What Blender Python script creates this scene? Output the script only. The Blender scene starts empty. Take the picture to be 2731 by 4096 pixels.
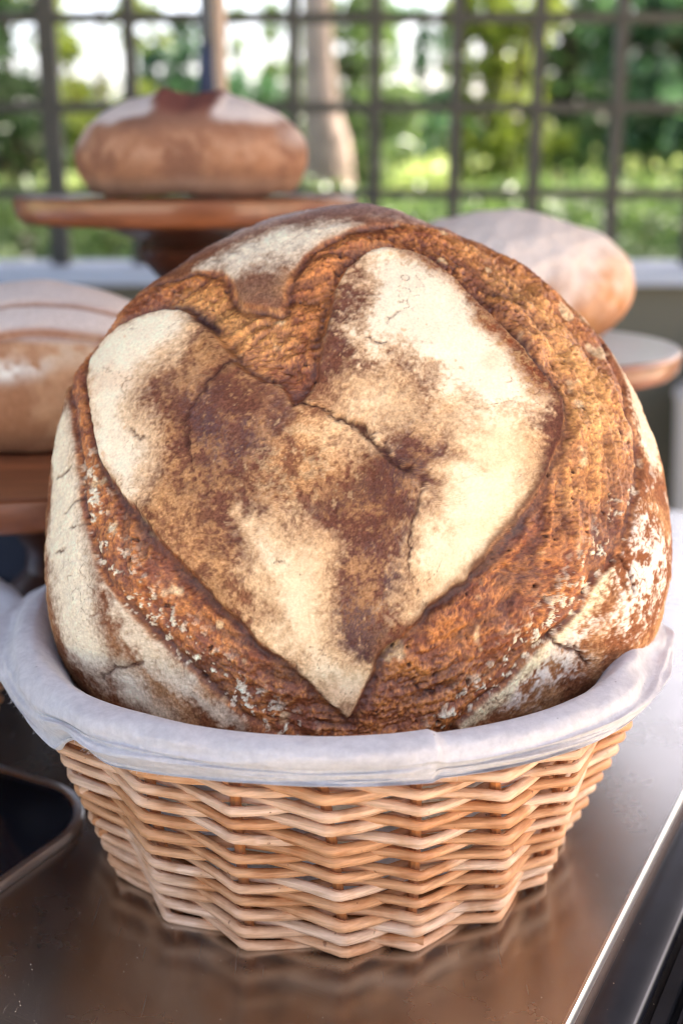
import bpy, math, random
import numpy as np
from mathutils import Vector

C = bpy.context.scene.collection
sc = bpy.context.scene
random.seed(4); RNG = np.random.default_rng(7)
R = math.radians

# ------------------------------------------------------------------ camera
cd = bpy.data.cameras.new('camera'); cam = bpy.data.objects.new('camera', cd); C.objects.link(cam)
cam.location = (0, 0, 0.335); cam.rotation_euler = (R(90 - 16.2), 0, 0)
cd.sensor_fit = 'VERTICAL'; cd.sensor_height = 36; cd.sensor_width = 24; cd.lens = 41.37
cd.clip_start = 0.02; cd.clip_end = 500
cd.dof.use_dof = True; cd.dof.focus_distance = 0.49; cd.dof.aperture_fstop = 5.2
sc.camera = cam
# ------------------------------------------------------------------ world, sun, exposure
SUN_ELEV, SUN_AZ = 52, 62          # azimuth measured from +Y towards +X
w = bpy.data.worlds.new('World'); sc.world = w; w.use_nodes = True
nt = w.node_tree; nt.nodes.clear()
sky = nt.nodes.new('ShaderNodeTexSky'); sky.sky_type = 'NISHITA'; sky.sun_disc = False
sky.sun_elevation = R(SUN_ELEV); sky.sun_rotation = R(SUN_AZ); sky.dust_density = 4.0; sky.air_density = .7; sky.ozone_density = .6
bg = nt.nodes.new('ShaderNodeBackground'); bg.inputs[1].default_value = 0.15
wo = nt.nodes.new('ShaderNodeOutputWorld')
wb = nt.nodes.new('ShaderNodeMix'); wb.data_type = 'RGBA'; wb.blend_type = 'MULTIPLY'; wb.inputs['Factor'].default_value = 1
wb.inputs[7].default_value = (1.11, 1.0, .91, 1)      # camera white balance
nt.links.new(sky.outputs[0], wb.inputs[6]); nt.links.new(wb.outputs[2], bg.inputs[0]); nt.links.new(bg.outputs[0], wo.inputs[0])
sl = bpy.data.lights.new('sun', 'SUN'); sl.energy = 4.0; sl.angle = R(0.6); sl.color = (1, .95, .87)
so = bpy.data.objects.new('sun', sl); C.objects.link(so)
az, el = R(SUN_AZ), R(SUN_ELEV)
d = Vector((math.sin(az) * math.cos(el), math.cos(az) * math.cos(el), math.sin(el)))
so.rotation_euler = d.to_track_quat('Z', 'Y').to_euler()
sc.view_settings.view_transform = 'Standard'; sc.view_settings.look = 'None'
sc.view_settings.exposure = 2.5; sc.view_settings.gamma = 1
sc.view_settings.use_curve_mapping = False
sc.render.engine = 'CYCLES'
try:
    sc.cycles.use_denoising = True; sc.cycles.denoiser = 'OPENIMAGEDENOISE'
except Exception: pass
sc.render.filter_size = 1.1; sc.cycles.filter_width = 1.1; sc.cycles.max_bounces = 8; sc.cycles.diffuse_bounces = 4; sc.cycles.glossy_bounces = 4
sc.cycles.transmission_bounces = 4; sc.cycles.sample_clamp_indirect = 6

# ------------------------------------------------------------------ helpers
def lin(*c):
    if len(c) == 1: c = c[0]
    o = []
    for v in c:
        v = v / 255.
        o.append(v / 12.92 if v <= .04045 else ((v + .055) / 1.055) ** 2.4)
    return np.array(o)

def tag(o, label=None, cat=None, group=None, kind=None):
    if label: o['label'] = label
    if cat: o['category'] = cat
    if group: o['group'] = group
    if kind: o['kind'] = kind
    return o

def empty(name, loc, label, cat, group=None, rz=0.):
    o = bpy.data.objects.new(name, None); C.objects.link(o); o.location = loc; o.rotation_euler = (0, 0, rz)
    o.empty_display_size = .02
    return tag(o, label, cat, group)

def mesh_obj(name, verts, faces, mat=None, parent=None, smooth=True, attrs=None):
    """verts (n,3) array; faces: (m,4) or (m,3) int array, or list of tuples"""
    me = bpy.data.meshes.new(name)
    if isinstance(faces, np.ndarray):
        n, k = faces.shape
        me.vertices.add(len(verts)); me.vertices.foreach_set('co', np.asarray(verts, np.float32).ravel())
        me.loops.add(n * k); me.loops.foreach_set('vertex_index', faces.astype(np.int32).ravel())
        me.polygons.add(n)
        me.polygons.foreach_set('loop_start', np.arange(0, n * k, k, dtype=np.int32))
        me.polygons.foreach_set('loop_total', np.full(n, k, np.int32))
        me.update(calc_edges=True)
    else:
        me.from_pydata([tuple(v) for v in verts], [], faces); me.update()
    if smooth: me.polygons.foreach_set('use_smooth', np.ones(len(me.polygons), bool))
    if attrs:
        for k2, a in attrs.items():
            if a.ndim == 2:
                at = me.attributes.new(k2, 'FLOAT_COLOR', 'POINT')
                at.data.foreach_set('color', np.c_[a, np.ones(len(a))].astype(np.float32).ravel())
            else:
                at = me.attributes.new(k2, 'FLOAT', 'POINT'); at.data.foreach_set('value', a.astype(np.float32))
    o = bpy.data.objects.new(name, me); C.objects.link(o)
    if mat: me.materials.append(mat)
    if parent is not None: o.parent = parent
    return o

class MB:
    def __init__(s): s.v = []; s.f = []; s.t = []
    def add(s, v, f, t=0.):
        b = len(s.v); s.v += [tuple(p) for p in v]; s.f += [tuple(i + b for i in q) for q in f]; s.t += [t] * len(v)
    def box(s, x0, x1, y0, y1, z0, z1, t=0.):
        s.add([(x0,y0,z0),(x1,y0,z0),(x1,y1,z0),(x0,y1,z0),(x0,y0,z1),(x1,y0,z1),(x1,y1,z1),(x0,y1,z1)],
              [(3,2,1,0),(4,5,6,7),(0,1,5,4),(1,2,6,5),(2,3,7,6),(3,0,4,7)], t)
    def tube(s, pts, rad, n=8, closed=False, t=0., caps=True):
        pts = [Vector(p) for p in pts]; m = len(pts)
        rad = rad if hasattr(rad, '__len__') else [rad] * m
        tt = t if hasattr(t, '__len__') else [t] * m
        b = len(s.v); prev = None
        for i, p in enumerate(pts):
            a = pts[i - 1] if (i or closed) else p; c = pts[(i + 1) % m] if (i < m - 1 or closed) else p
            T = (c - a).normalized()
            U = Vector((0, 0, 1)) if prev is None else prev
            U = U - T * U.dot(T)
            if U.length < 1e-4: U = Vector((1, 0, 0)) - T * T.x
            U.normalize(); prev = U; V = T.cross(U)
            for j in range(n):
                an = 2 * math.pi * j / n
                s.v.append(tuple(p + (U * math.cos(an) + V * math.sin(an)) * rad[i])); s.t.append(tt[i])
        for i in range(m if closed else m - 1):
            i2 = (i + 1) % m
            for j in range(n):
                j2 = (j + 1) % n
                s.f.append((b + i*n + j, b + i2*n + j, b + i2*n + j2, b + i*n + j2))
        if caps and not closed:
            s.f.append(tuple(b + j for j in range(n))); s.f.append(tuple(b + (m-1)*n + j for j in reversed(range(n))))
    def lathe(s, prof, n=64, c=(0, 0)):
        b = len(s.v)
        for r, z in prof:
            for j in range(n):
                a = 2 * math.pi * j / n
                s.v.append((c[0] + r * math.cos(a), c[1] + r * math.sin(a), z)); s.t.append(0.)
        for i in range(len(prof) - 1):
            for j in range(n):
                j2 = (j + 1) % n
                s.f.append((b + i*n + j, b + i*n + j2, b + (i+1)*n + j2, b + (i+1)*n + j))
        s.f.append(tuple(b + j for j in reversed(range(n)))); s.f.append(tuple(b + (len(prof)-1)*n + j for j in range(n)))
    def build(s, name, mat, parent=None, smooth=True, bevel=0.):
        o = mesh_obj(name, s.v, s.f, mat, parent, smooth, {'tone': np.array(s.t)})
        if bevel:
            m = o.modifiers.new('bevel', 'BEVEL'); m.width = bevel; m.segments = 2; m.limit_method = 'ANGLE'; m.angle_limit = R(40)
        if smooth:
            try:
                me = o.data
                me.set_sharp_from_angle(angle=R(40))
            except Exception: pass
        return o

# --- numpy value noise
_T = RNG.random((64, 64, 64)).astype(np.float32)
def vn(p):
    i = np.floor(p).astype(np.int64); f = (p - i).astype(np.float32); f = f * f * (3 - 2 * f)
    i0 = i & 63; i1 = (i + 1) & 63
    x0, y0, z0 = i0.T; x1, y1, z1 = i1.T; fx, fy, fz = f.T
    a = _T[x0, y0, z0] * (1 - fx) + _T[x1, y0, z0] * fx
    b = _T[x0, y1, z0] * (1 - fx) + _T[x1, y1, z0] * fx
    c = _T[x0, y0, z1] * (1 - fx) + _T[x1, y0, z1] * fx
    e = _T[x0, y1, z1] * (1 - fx) + _T[x1, y1, z1] * fx
    return (a * (1 - fy) + b * fy) * (1 - fz) + (c * (1 - fy) + e * fy) * fz
_M = np.array([[.36, .48, -.8], [-.8, .6, 0], [.48, .64, .6]])
def fbm(p, size, octs=4, gain=.5, off=0.):
    """-1..1 noise with features of about 'size' metres"""
    q = p / size + off; s = 0; a = 1; t = 0
    for k in range(octs):
        s = s + a * (vn(q) * 2 - 1); t += a; a *= gain; q = (q @ _M.T) * 2.03 + 11.3
    return s / t * 1.6
def ridge(p, size, octs=4, gain=.55, off=0.):
    q = p / size + off; s = 0; a = 1; t = 0
    for k in range(octs):
        s = s + a * (1 - np.abs(vn(q) * 2 - 1) * 1.6); t += a; a *= gain; q = (q @ _M.T) * 2.1 + 7.7
    return np.clip(s / t, 0, 1)
def sm(x, a, b):
    t = np.clip((x - a) / (b - a), 0, 1); return t * t * (3 - 2 * t)
def mixc(a, b, m): return a * (1 - m[:, None]) + b * m[:, None]

# --- materials
def mat_new(name):
    m = bpy.data.materials.new(name); m.use_nodes = True
    return m, m.node_tree, m.node_tree.nodes['Principled BSDF']
def nd(nt, t, **kw):
    n = nt.nodes.new(t)
    for k, v in kw.items():
        if isinstance(k, str) and k.startswith('i_'): n.inputs[k[2:].replace('_', ' ')].default_value = v
        else: setattr(n, k, v)
    return n
def ramp(nt, fac, stops):
    r = nt.nodes.new('ShaderNodeValToRGB'); el = r.color_ramp.elements
    while len(el) < len(stops): el.new(.5)
    for e, (p, c) in zip(el, stops): e.position = p; e.color = (*c, 1) if len(c) == 3 else c
    nt.links.new(fac, r.inputs[0]); return r.outputs[0]
def coords(nt, scale=(1, 1, 1), rot=(0, 0, 0)):
    tc = nt.nodes.new('ShaderNodeTexCoord'); mp = nt.nodes.new('ShaderNodeMapping')
    mp.inputs['Scale'].default_value = scale; mp.inputs['Rotation'].default_value = rot
    nt.links.new(tc.outputs['Object'], mp.inputs[0]); return mp.outputs[0]
def noise(nt, vec, scale, detail=4, rough=.55, dist=0.):
    n = nd(nt, 'ShaderNodeTexNoise'); n.inputs['Scale'].default_value = scale; n.inputs['Detail'].default_value = detail
    n.inputs['Roughness'].default_value = rough; n.inputs['Distortion'].default_value = dist
    nt.links.new(vec, n.inputs['Vector']); return n.outputs['Fac']
def bump(nt, b, h, strength, dist, prev=None):
    n = nd(nt, 'ShaderNodeBump'); n.inputs['Strength'].default_value = strength; n.inputs['Distance'].default_value = dist
    nt.links.new(h, n.inputs['Height'])
    if prev is not None: nt.links.new(prev, n.inputs['Normal'])
    nt.links.new(n.outputs[0], b.inputs['Normal']); return n.outputs[0]
def simple(name, col, rough=.5, metal=0., nscale=None, namt=.15, bscale=None, bdist=.001, coat=0., aniso=0.):
    m, nt, b = mat_new(name)
    b.inputs['Roughness'].default_value = rough; b.inputs['Metallic'].default_value = metal
    b.inputs['Coat Weight'].default_value = coat; b.inputs['Coat Roughness'].default_value = .12
    vec = coords(nt)
    c = np.array(col)
    if nscale:
        f = noise(nt, vec, nscale)
        nt.links.new(ramp(nt, f, [(.3, tuple(c * (1 - namt))), (.7, tuple(np.clip(c * (1 + namt), 0, 1)))]), b.inputs['Base Color'])
    else: b.inputs['Base Color'].default_value = (*c, 1)
    if bscale: bump(nt, b, noise(nt, vec, bscale), .6, bdist)
    return m

def crust_mat(name, fine=1.0):
    """bread crust: colour / gloss come from the loaf's own surface pattern, fine grain from noise"""
    m, nt, b = mat_new(name)
    ca = nd(nt, 'ShaderNodeAttribute', attribute_name='crust'); ga = nd(nt, 'ShaderNodeAttribute', attribute_name='gloss')
    vec = coords(nt)
    f1 = noise(nt, vec, 900 * fine, 3, .7)
    mx = nd(nt, 'ShaderNodeMix', data_type='RGBA', blend_type='MULTIPLY'); mx.inputs['Factor'].default_value = 1
    gr_ = nd(nt, 'ShaderNodeAttribute', attribute_name='grain'); nt.links.new(gr_.outputs['Fac'], mx.inputs['Factor'])
    nt.links.new(ca.outputs['Color'], mx.inputs[6])
    nt.links.new(ramp(nt, f1, [(.30, (.66, .62, .58)), (.70, (1.2, 1.23, 1.26))]), mx.inputs[7])
    nt.links.new(mx.outputs[2], b.inputs['Base Color'])
    mr = nd(nt, 'ShaderNodeMapRange'); mr.inputs['To Min'].default_value = .95; mr.inputs['To Max'].default_value = .36
    nt.links.new(ga.outputs['Fac'], mr.inputs['Value']); nt.links.new(mr.outputs[0], b.inputs['Roughness'])
    m2 = nd(nt, 'ShaderNodeMapRange'); m2.inputs['To Min'].default_value = .15; m2.inputs['To Max'].default_value = .55
    nt.links.new(ga.outputs['Fac'], m2.inputs['Value']); nt.links.new(m2.outputs[0], b.inputs['Specular IOR Level'])
    bump(nt, b, noise(nt, vec, 1300 * fine, 4, .75), .65, .0006 / fine)
    return m
POLY = {
 'H': [(-0.198,0.102),(-0.183,0.115),(-0.16,0.133),(-0.137,0.202),(-0.121,0.305),(-0.104,0.392),(-0.088,0.486),(-0.049,0.577),(-0.001,0.629),(0.071,0.674),(0.137,0.689),(0.219,0.671),(0.283,0.611),(0.36,0.526),(0.425,0.441),(0.489,0.361),(0.539,0.287),(0.594,0.209),(0.62,0.168),(0.617,0.109),(0.591,0.026),(0.543,-0.058),(0.503,-0.12),(0.462,-0.173),(0.426,-0.214),(0.385,-0.272),(0.349,-0.354),(0.287,-0.431),(0.227,-0.475),(0.176,-0.501),(0.145,-0.542),(0.093,-0.583),(0.042,-0.621),(0.02,-0.668),(0.006,-0.702),(-0.013,-0.752),(-0.036,-0.8),(-0.057,-0.836),(-0.089,-0.79),(-0.125,-0.753),(-0.159,-0.703),(-0.202,-0.639),(-0.248,-0.601),(-0.281,-0.57),(-0.31,-0.54),(-0.346,-0.495),(-0.39,-0.442),(-0.441,-0.375),(-0.484,-0.314),(-0.546,-0.26),(-0.63,-0.194),(-0.72,-0.117),(-0.802,-0.033),(-0.85,0.07),(-0.89,0.195),(-0.946,0.327),(-0.963,0.428),(-0.903,0.485),(-0.802,0.513),(-0.709,0.51),(-0.615,0.495),(-0.558,0.473),(-0.493,0.417),(-0.433,0.353),(-0.397,0.296),(-0.356,0.237),(-0.324,0.202),(-0.273,0.175),(-0.232,0.161),(-0.215,0.133)],
 'W1': [(-0.968,0.336),(-0.994,0.445),(-0.935,0.516),(-0.811,0.531),(-0.713,0.523),(-0.618,0.506),(-0.553,0.474),(-0.526,0.408),(-0.552,0.344),(-0.606,0.306),(-0.679,0.267),(-0.715,0.206),(-0.705,0.137),(-0.662,0.073),(-0.619,0.026),(-0.623,-0.048),(-0.646,-0.098),(-0.649,-0.148),(-0.72,-0.117),(-0.814,-0.031),(-0.863,0.073),(-0.906,0.199)],
 'W2': [(0.001,0.538),(0.042,0.618),(0.136,0.663),(0.216,0.634),(0.294,0.562),(0.362,0.478),(0.4,0.418),(0.434,0.334),(0.482,0.258),(0.512,0.191),(0.521,0.139),(0.471,0.082),(0.407,0.062),(0.336,0.079),(0.293,0.127),(0.23,0.177),(0.199,0.237),(0.132,0.278),(0.056,0.279),(-0.002,0.293),(-0.017,0.351),(0.019,0.423),(0.004,0.478)],
 'W3': [(0.29,0.077),(0.382,0.075),(0.46,0.052),(0.443,-0.038),(0.453,-0.114),(0.437,-0.188),(0.384,-0.268),(0.348,-0.344),(0.287,-0.425),(0.209,-0.48),(0.128,-0.503),(0.134,-0.429),(0.149,-0.357),(0.189,-0.28),(0.227,-0.205),(0.253,-0.121),(0.277,-0.033),(0.265,0.02)],
 'W4': [(-0.276,-0.202),(-0.233,-0.2),(-0.219,-0.263),(-0.175,-0.315),(-0.124,-0.356),(-0.136,-0.417),(-0.125,-0.479),(-0.121,-0.542),(-0.092,-0.609),(-0.024,-0.655),(0.007,-0.679),(-0.012,-0.748),(-0.051,-0.784),(-0.089,-0.78),(-0.125,-0.744),(-0.159,-0.696),(-0.201,-0.632),(-0.242,-0.595),(-0.267,-0.518),(-0.281,-0.429),(-0.261,-0.345),(-0.275,-0.271)],
 'W5': [(-0.021,0.161),(0.056,0.19),(0.124,0.16),(0.148,0.101),(0.108,0.058),(0.043,0.037),(-0.009,0.067),(-0.046,0.015),(-0.076,0.015),(-0.071,0.068),(-0.046,0.115)],
 'W6': [(0.184,0.038),(0.292,0.105),(0.38,0.06),(0.309,0.008),(0.233,0.018)],
 'D1': [(-0.553,0.176),(-0.461,0.222),(-0.343,0.197),(-0.242,0.144),(-0.204,0.082),(-0.242,0.005),(-0.335,-0.055),(-0.324,-0.115),(-0.224,-0.139),(-0.287,-0.208),(-0.292,-0.294),(-0.268,-0.381),(-0.294,-0.466),(-0.374,-0.423),(-0.422,-0.32),(-0.459,-0.214),(-0.531,-0.131),(-0.575,-0.026),(-0.55,0.065),(-0.579,0.124)],
 'D2': [(0.055,0.016),(0.16,0.073),(0.247,0.033),(0.264,-0.034),(0.235,-0.134),(0.216,-0.207),(0.17,-0.281),(0.135,-0.368),(0.114,-0.452),(0.051,-0.533),(0.026,-0.62),(-0.049,-0.64),(-0.097,-0.57),(-0.125,-0.479),(-0.125,-0.405),(-0.071,-0.349),(-0.117,-0.283),(-0.161,-0.205),(-0.093,-0.16),(-0.01,-0.142),(0.029,-0.068)],
 'D3': [(-0.716,0.237),(-0.654,0.269),(-0.565,0.282),(-0.461,0.222),(-0.525,0.172),(-0.578,0.11),(-0.654,0.107),(-0.706,0.159)],
 'D4': [(0.017,0.245),(0.083,0.279),(0.166,0.251),(0.185,0.206),(0.151,0.168),(0.07,0.178),(0.023,0.191)],
 'D5': [(0.463,0.074),(0.545,0.15),(0.621,0.131),(0.591,0.026),(0.503,-0.12),(0.445,-0.182),(0.433,-0.115),(0.455,-0.063),(0.446,-0.025),(0.455,0.031)],
 'D6': [(-0.116,0.379),(-0.058,0.521),(-0.006,0.594),(0.013,0.522),(-0.007,0.436),(-0.026,0.343),(0.017,0.288),(-0.008,0.215),(-0.059,0.149),(-0.121,0.122),(-0.151,0.129),(-0.128,0.22)],
 'D7': [(0.136,0.663),(0.241,0.66),(0.339,0.553),(0.432,0.433),(0.495,0.353),(0.545,0.276),(0.587,0.211),(0.527,0.186),(0.478,0.282),(0.436,0.352),(0.388,0.444),(0.307,0.535),(0.215,0.623)],
 'T1': [(-0.611,0.292),(-0.51,0.304),(-0.462,0.237),(-0.513,0.199),(-0.583,0.195)],
 'T2': [(-0.241,0.123),(-0.144,0.108),(-0.059,0.068),(-0.046,0.015),(-0.093,-0.023),(-0.112,-0.083),(-0.157,-0.118),(-0.231,-0.082),(-0.266,-0.007),(-0.228,0.056)],
 'T3': [(-0.531,-0.131),(-0.45,-0.192),(-0.455,-0.247),(-0.389,-0.323),(-0.35,-0.425),(-0.285,-0.517),(-0.331,-0.501),(-0.418,-0.396),(-0.504,-0.292),(-0.623,-0.187),(-0.608,-0.101)],
 'LF': [(-1.185,0.321),(-1.044,0.204),(-0.954,-0.045),(-0.866,-0.238),(-0.804,-0.316),(-0.818,-0.379),(-0.815,-0.482),(-0.779,-0.598),(-0.872,-0.734),(-0.977,-0.699),(-1.017,-0.535),(-1.095,-0.38),(-1.185,-0.32),(-1.205,-0.084),(-1.244,0.166)],
 'LF2': [(-0.746,-0.363),(-0.662,-0.411),(-0.606,-0.491),(-0.544,-0.589),(-0.468,-0.704),(-0.367,-0.831),(-0.42,-0.816),(-0.511,-0.706),(-0.604,-0.605),(-0.666,-0.504)],
 'LF3': [(-0.772,-0.647),(-0.68,-0.655),(-0.663,-0.753),(-0.573,-0.831),(-0.787,-0.815),(-0.833,-0.708)],
 'LD': [(-0.804,-0.316),(-0.726,-0.375),(-0.7,-0.45),(-0.63,-0.532),(-0.623,-0.62),(-0.708,-0.593),(-0.779,-0.494),(-0.828,-0.392)],
 'TF': [(-0.567,0.703),(-0.441,0.78),(-0.317,0.815),(-0.21,0.833),(-0.061,0.809),(-0.046,0.777),(-0.123,0.733),(-0.19,0.655),(-0.253,0.635),(-0.386,0.647),(-0.409,0.596),(-0.48,0.654)],
 'TB': [(-0.409,0.596),(-0.324,0.623),(-0.209,0.615),(-0.225,0.522),(-0.242,0.429),(-0.368,0.455),(-0.408,0.533)],
 'RC': [(0.307,-0.897),(0.396,-0.83),(0.48,-0.753),(0.548,-0.641),(0.604,-0.564),(0.643,-0.495),(0.677,-0.375),(0.735,-0.335),(0.714,-0.395),(0.68,-0.5),(0.632,-0.605),(0.578,-0.693),(0.508,-0.801),(0.409,-0.897),(0.347,-0.937)],
 'RF': [(0.594,-0.693),(0.645,-0.553),(0.687,-0.453),(0.729,-0.483),(0.704,-0.584),(0.718,-0.697),(0.657,-0.773),(0.557,-0.846),(0.488,-0.857)],
 'RG': [(0.734,-0.328),(0.845,-0.232),(0.989,-0.238),(1.161,-0.278),(1.188,-0.397),(1.045,-0.502),(0.89,-0.57),(0.824,-0.484),(0.871,-0.398),(0.776,-0.368)],
 'RS': [(0.932,0.734),(1.043,0.609),(1.141,0.466),(1.218,0.294),(1.246,0.093),(1.026,0.066),(1.0,0.165),(1.025,0.331),(1.068,0.581)],
 'CA': [(0.434,0.815),(0.597,0.716),(0.725,0.563),(0.837,0.39),(0.902,0.223),(0.894,0.051),(0.799,-0.112),(0.661,-0.151),(0.57,-0.132),(0.552,-0.069),(0.621,0.049),(0.648,0.207),(0.592,0.364),(0.514,0.545),(0.405,0.676)],
 'CB': [(-0.37,0.443),(-0.255,0.422),(-0.219,0.34),(-0.247,0.251),(-0.322,0.254),(-0.372,0.319),(-0.442,0.41),(-0.561,0.512),(-0.52,0.541),(-0.424,0.497)],
 'CD': [(0.142,0.765),(0.266,0.751),(0.383,0.643),(0.497,0.456),(0.593,0.277),(0.637,0.237),(0.56,0.271),(0.481,0.359),(0.381,0.511),(0.269,0.629),(0.181,0.667),(0.078,0.676)],
 'CE': [(0.026,-0.674),(0.154,-0.543),(0.29,-0.476),(0.408,-0.48),(0.355,-0.629),(0.215,-0.724),(0.055,-0.825),(-0.052,-0.862),(-0.025,-0.799)],
 'SL': [(-1.16,0.406),(-1.041,0.229),(-0.978,0.086),(-0.93,-0.025),(-0.897,-0.132),(-0.846,-0.23),(-0.766,-0.33),(-0.702,-0.396),(-0.636,-0.467),(-0.576,-0.546),(-0.513,-0.624),(-0.42,-0.74),(-0.347,-0.822),(-0.268,-0.903),(-0.939,-3.164),(-1.325,-3.022),(-1.69,-2.835),(-2.029,-2.603),(-2.336,-2.331),(-2.608,-2.022),(-2.839,-1.683),(-3.026,-1.317),(-3.166,-0.931),(-3.257,-0.531),(-3.298,-0.122),(-3.287,0.289),(-3.226,0.695),(-3.115,1.09)],
 'SO': [(-0.99,0.702),(-0.912,0.779),(-0.79,0.764),(-0.642,0.679),(-0.571,0.69),(-0.457,0.633),(-0.42,0.588),(-0.393,0.509),(-0.371,0.461),(-0.287,0.44),(-0.243,0.424),(-0.234,0.496),(-0.211,0.591),(-0.182,0.656),(-0.12,0.722),(-0.05,0.766),(0.07,0.849),(0.188,0.917),(0.407,1.077),(0.634,0.97),(0.777,0.873),(0.895,0.697),(0.989,0.576),(0.948,0.446),(0.988,0.345),(0.945,0.208),(0.965,0.112),(0.969,0.019),(0.882,-0.126),(0.824,-0.233),(0.765,-0.312),(0.685,-0.375),(0.644,-0.505),(0.602,-0.584),(0.545,-0.658),(0.474,-0.778),(0.381,-0.844),(0.302,-0.914),(1.035,-3.133),(1.889,-2.706),(2.585,-2.051),(3.064,-1.225),(3.287,-0.296),(3.234,0.658),(2.91,1.557),(2.342,2.325),(1.578,2.898),(0.681,3.229),(-0.272,3.289),(-1.203,3.073),(-2.032,2.6),(-2.692,1.909)],
}
CRACK = {
 'main': [(-0.19,0.108),(-0.154,0.105),(-0.12,0.088),(-0.078,0.064),(-0.05,0.048),(-0.022,0.029),(0.011,0.01),(0.038,-0.009),(0.05,-0.029),(0.072,-0.06),(0.101,-0.082),(0.119,-0.089)],
 'left': [(-0.373,0.257),(-0.41,0.234),(-0.43,0.201),(-0.468,0.142),(-0.5,0.107),(-0.512,0.077),(-0.51,0.014),(-0.49,-0.046)],
 'l2': [(-0.512,0.077),(-0.55,0.099),(-0.594,0.147)],
 'l3': [(-0.37,0.123),(-0.339,0.107),(-0.289,0.085),(-0.25,0.077)],
 'l4': [(0.154,-0.111),(0.168,-0.156),(0.145,-0.215),(0.128,-0.281),(0.123,-0.366),(0.125,-0.391),(0.147,-0.467),(0.174,-0.492)],
 'l5': [(0.119,-0.089),(0.154,-0.111),(0.193,-0.098)],
 'l6': [(-0.695,0.078),(-0.683,0.058),(-0.646,0.039)],
 'l7': [(-0.811,0.238),(-0.772,0.243),(-0.722,0.223)],
 'l8': [(0.587,-0.585),(0.632,-0.631),(0.693,-0.639),(0.773,-0.711)],
 'l9': [(0.765,-0.312),(0.818,-0.355),(0.864,-0.426)],
 'l10': [(-0.238,-0.342),(-0.209,-0.337),(-0.182,-0.364),(-0.165,-0.383)],
 'l11': [(0.005,0.315),(0.03,0.302),(0.063,0.304)],
 'l12': [(0.062,0.363),(0.071,0.395),(0.106,0.418)],
 'l13': [(-1.009,-0.165),(-0.95,-0.135),(-0.898,-0.126)],
 'l14': [(-1.074,-0.289),(-0.973,-0.279)],
 'l15': [(-0.966,-0.212),(-0.871,-0.204)],
 'l16': [(-1.131,-0.012),(-1.046,-0.01),(-0.98,0.008)],
 'l17': [(-0.87,-0.714),(-0.772,-0.647),(-0.654,-0.622)],
}
R_PROFILE = [0.944, 0.926, 0.921, 0.911, 0.912, 0.939, 0.982, 0.976, 0.968, 0.974, 0.987, 0.99, 0.979, 1.004, 1.048, 1.02, 0.996, 0.973, 0.949, 0.926, 0.902, 0.933, 0.989, 0.977]
# ------------------------------------------------------------------ the hero loaf
def seg_sdf(px, py, poly, closed=True):
    d2 = np.full(px.shape, 1e9); inside = np.zeros(px.shape, bool); n = len(poly)
    for i in range(n if closed else n - 1):
        ax, ay = poly[i]; bx, by = poly[(i + 1) % n]
        ex, ey = bx - ax, by - ay; L = ex*ex + ey*ey + 1e-12
        wx, wy = px - ax, py - ay; t = np.clip((wx*ex + wy*ey) / L, 0, 1)
        d2 = np.minimum(d2, (wx - ex*t)**2 + (wy - ey*t)**2)
        if closed and ay != by:
            inside ^= ((ay > py) != (by > py)) & (px < ex * (py - ay) / ey + ax)
    d = np.sqrt(d2)
    return np.where(inside, d, -d) if closed else d
GN, GL = 560, 2.6
_g = np.linspace(-GL, GL, GN); _GX, _GY = np.meshgrid(_g, _g)
def smooth_poly(p):
    """Chaikin corner cutting"""
    for _ in range(2):
        q = []
        for i in range(len(p)):
            a, b = p[i], p[(i+1) % len(p)]
            q += [(a[0]*.75+b[0]*.25, a[1]*.75+b[1]*.25), (a[0]*.25+b[0]*.75, a[1]*.25+b[1]*.75)]
        p = q
    return p
GRID = {}
for k, p in POLY.items():
    GRID[k] = seg_sdf(_GX, _GY, smooth_poly(p) if k not in ('SL', 'SO', 'H') else p).astype(np.float32)
for k, p in CRACK.items():
    GRID['c_' + k] = seg_sdf(_GX, _GY, p, False).astype(np.float32)
def samp(k, x, y):
    g = GRID[k]; fx = np.clip((x + GL) / (2*GL) * (GN-1), 0, GN-1.001); fy = np.clip((y + GL) / (2*GL) * (GN-1), 0, GN-1.001)
    i = fx.astype(int); j = fy.astype(int); fx = fx - i; fy = fy - j
    return (g[j, i]*(1-fx) + g[j, i+1]*fx)*(1-fy) + (g[j+1, i]*(1-fx) + g[j+1, i+1]*fx)*fy

def r_prof(phi):
    Rr = np.array(R_PROFILE); n = len(Rr); x = (phi % (2*np.pi)) / (2*np.pi) * n; i = np.floor(x).astype(int); f = x - i
    g = lambda k: Rr[(i + k) % n]
    return .5*(2*g(0)+(g(1)-g(-1))*f+(2*g(-1)-5*g(0)+4*g(1)-g(2))*f*f+(3*g(0)-g(-1)-3*g(1)+g(2))*f**3)

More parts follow.
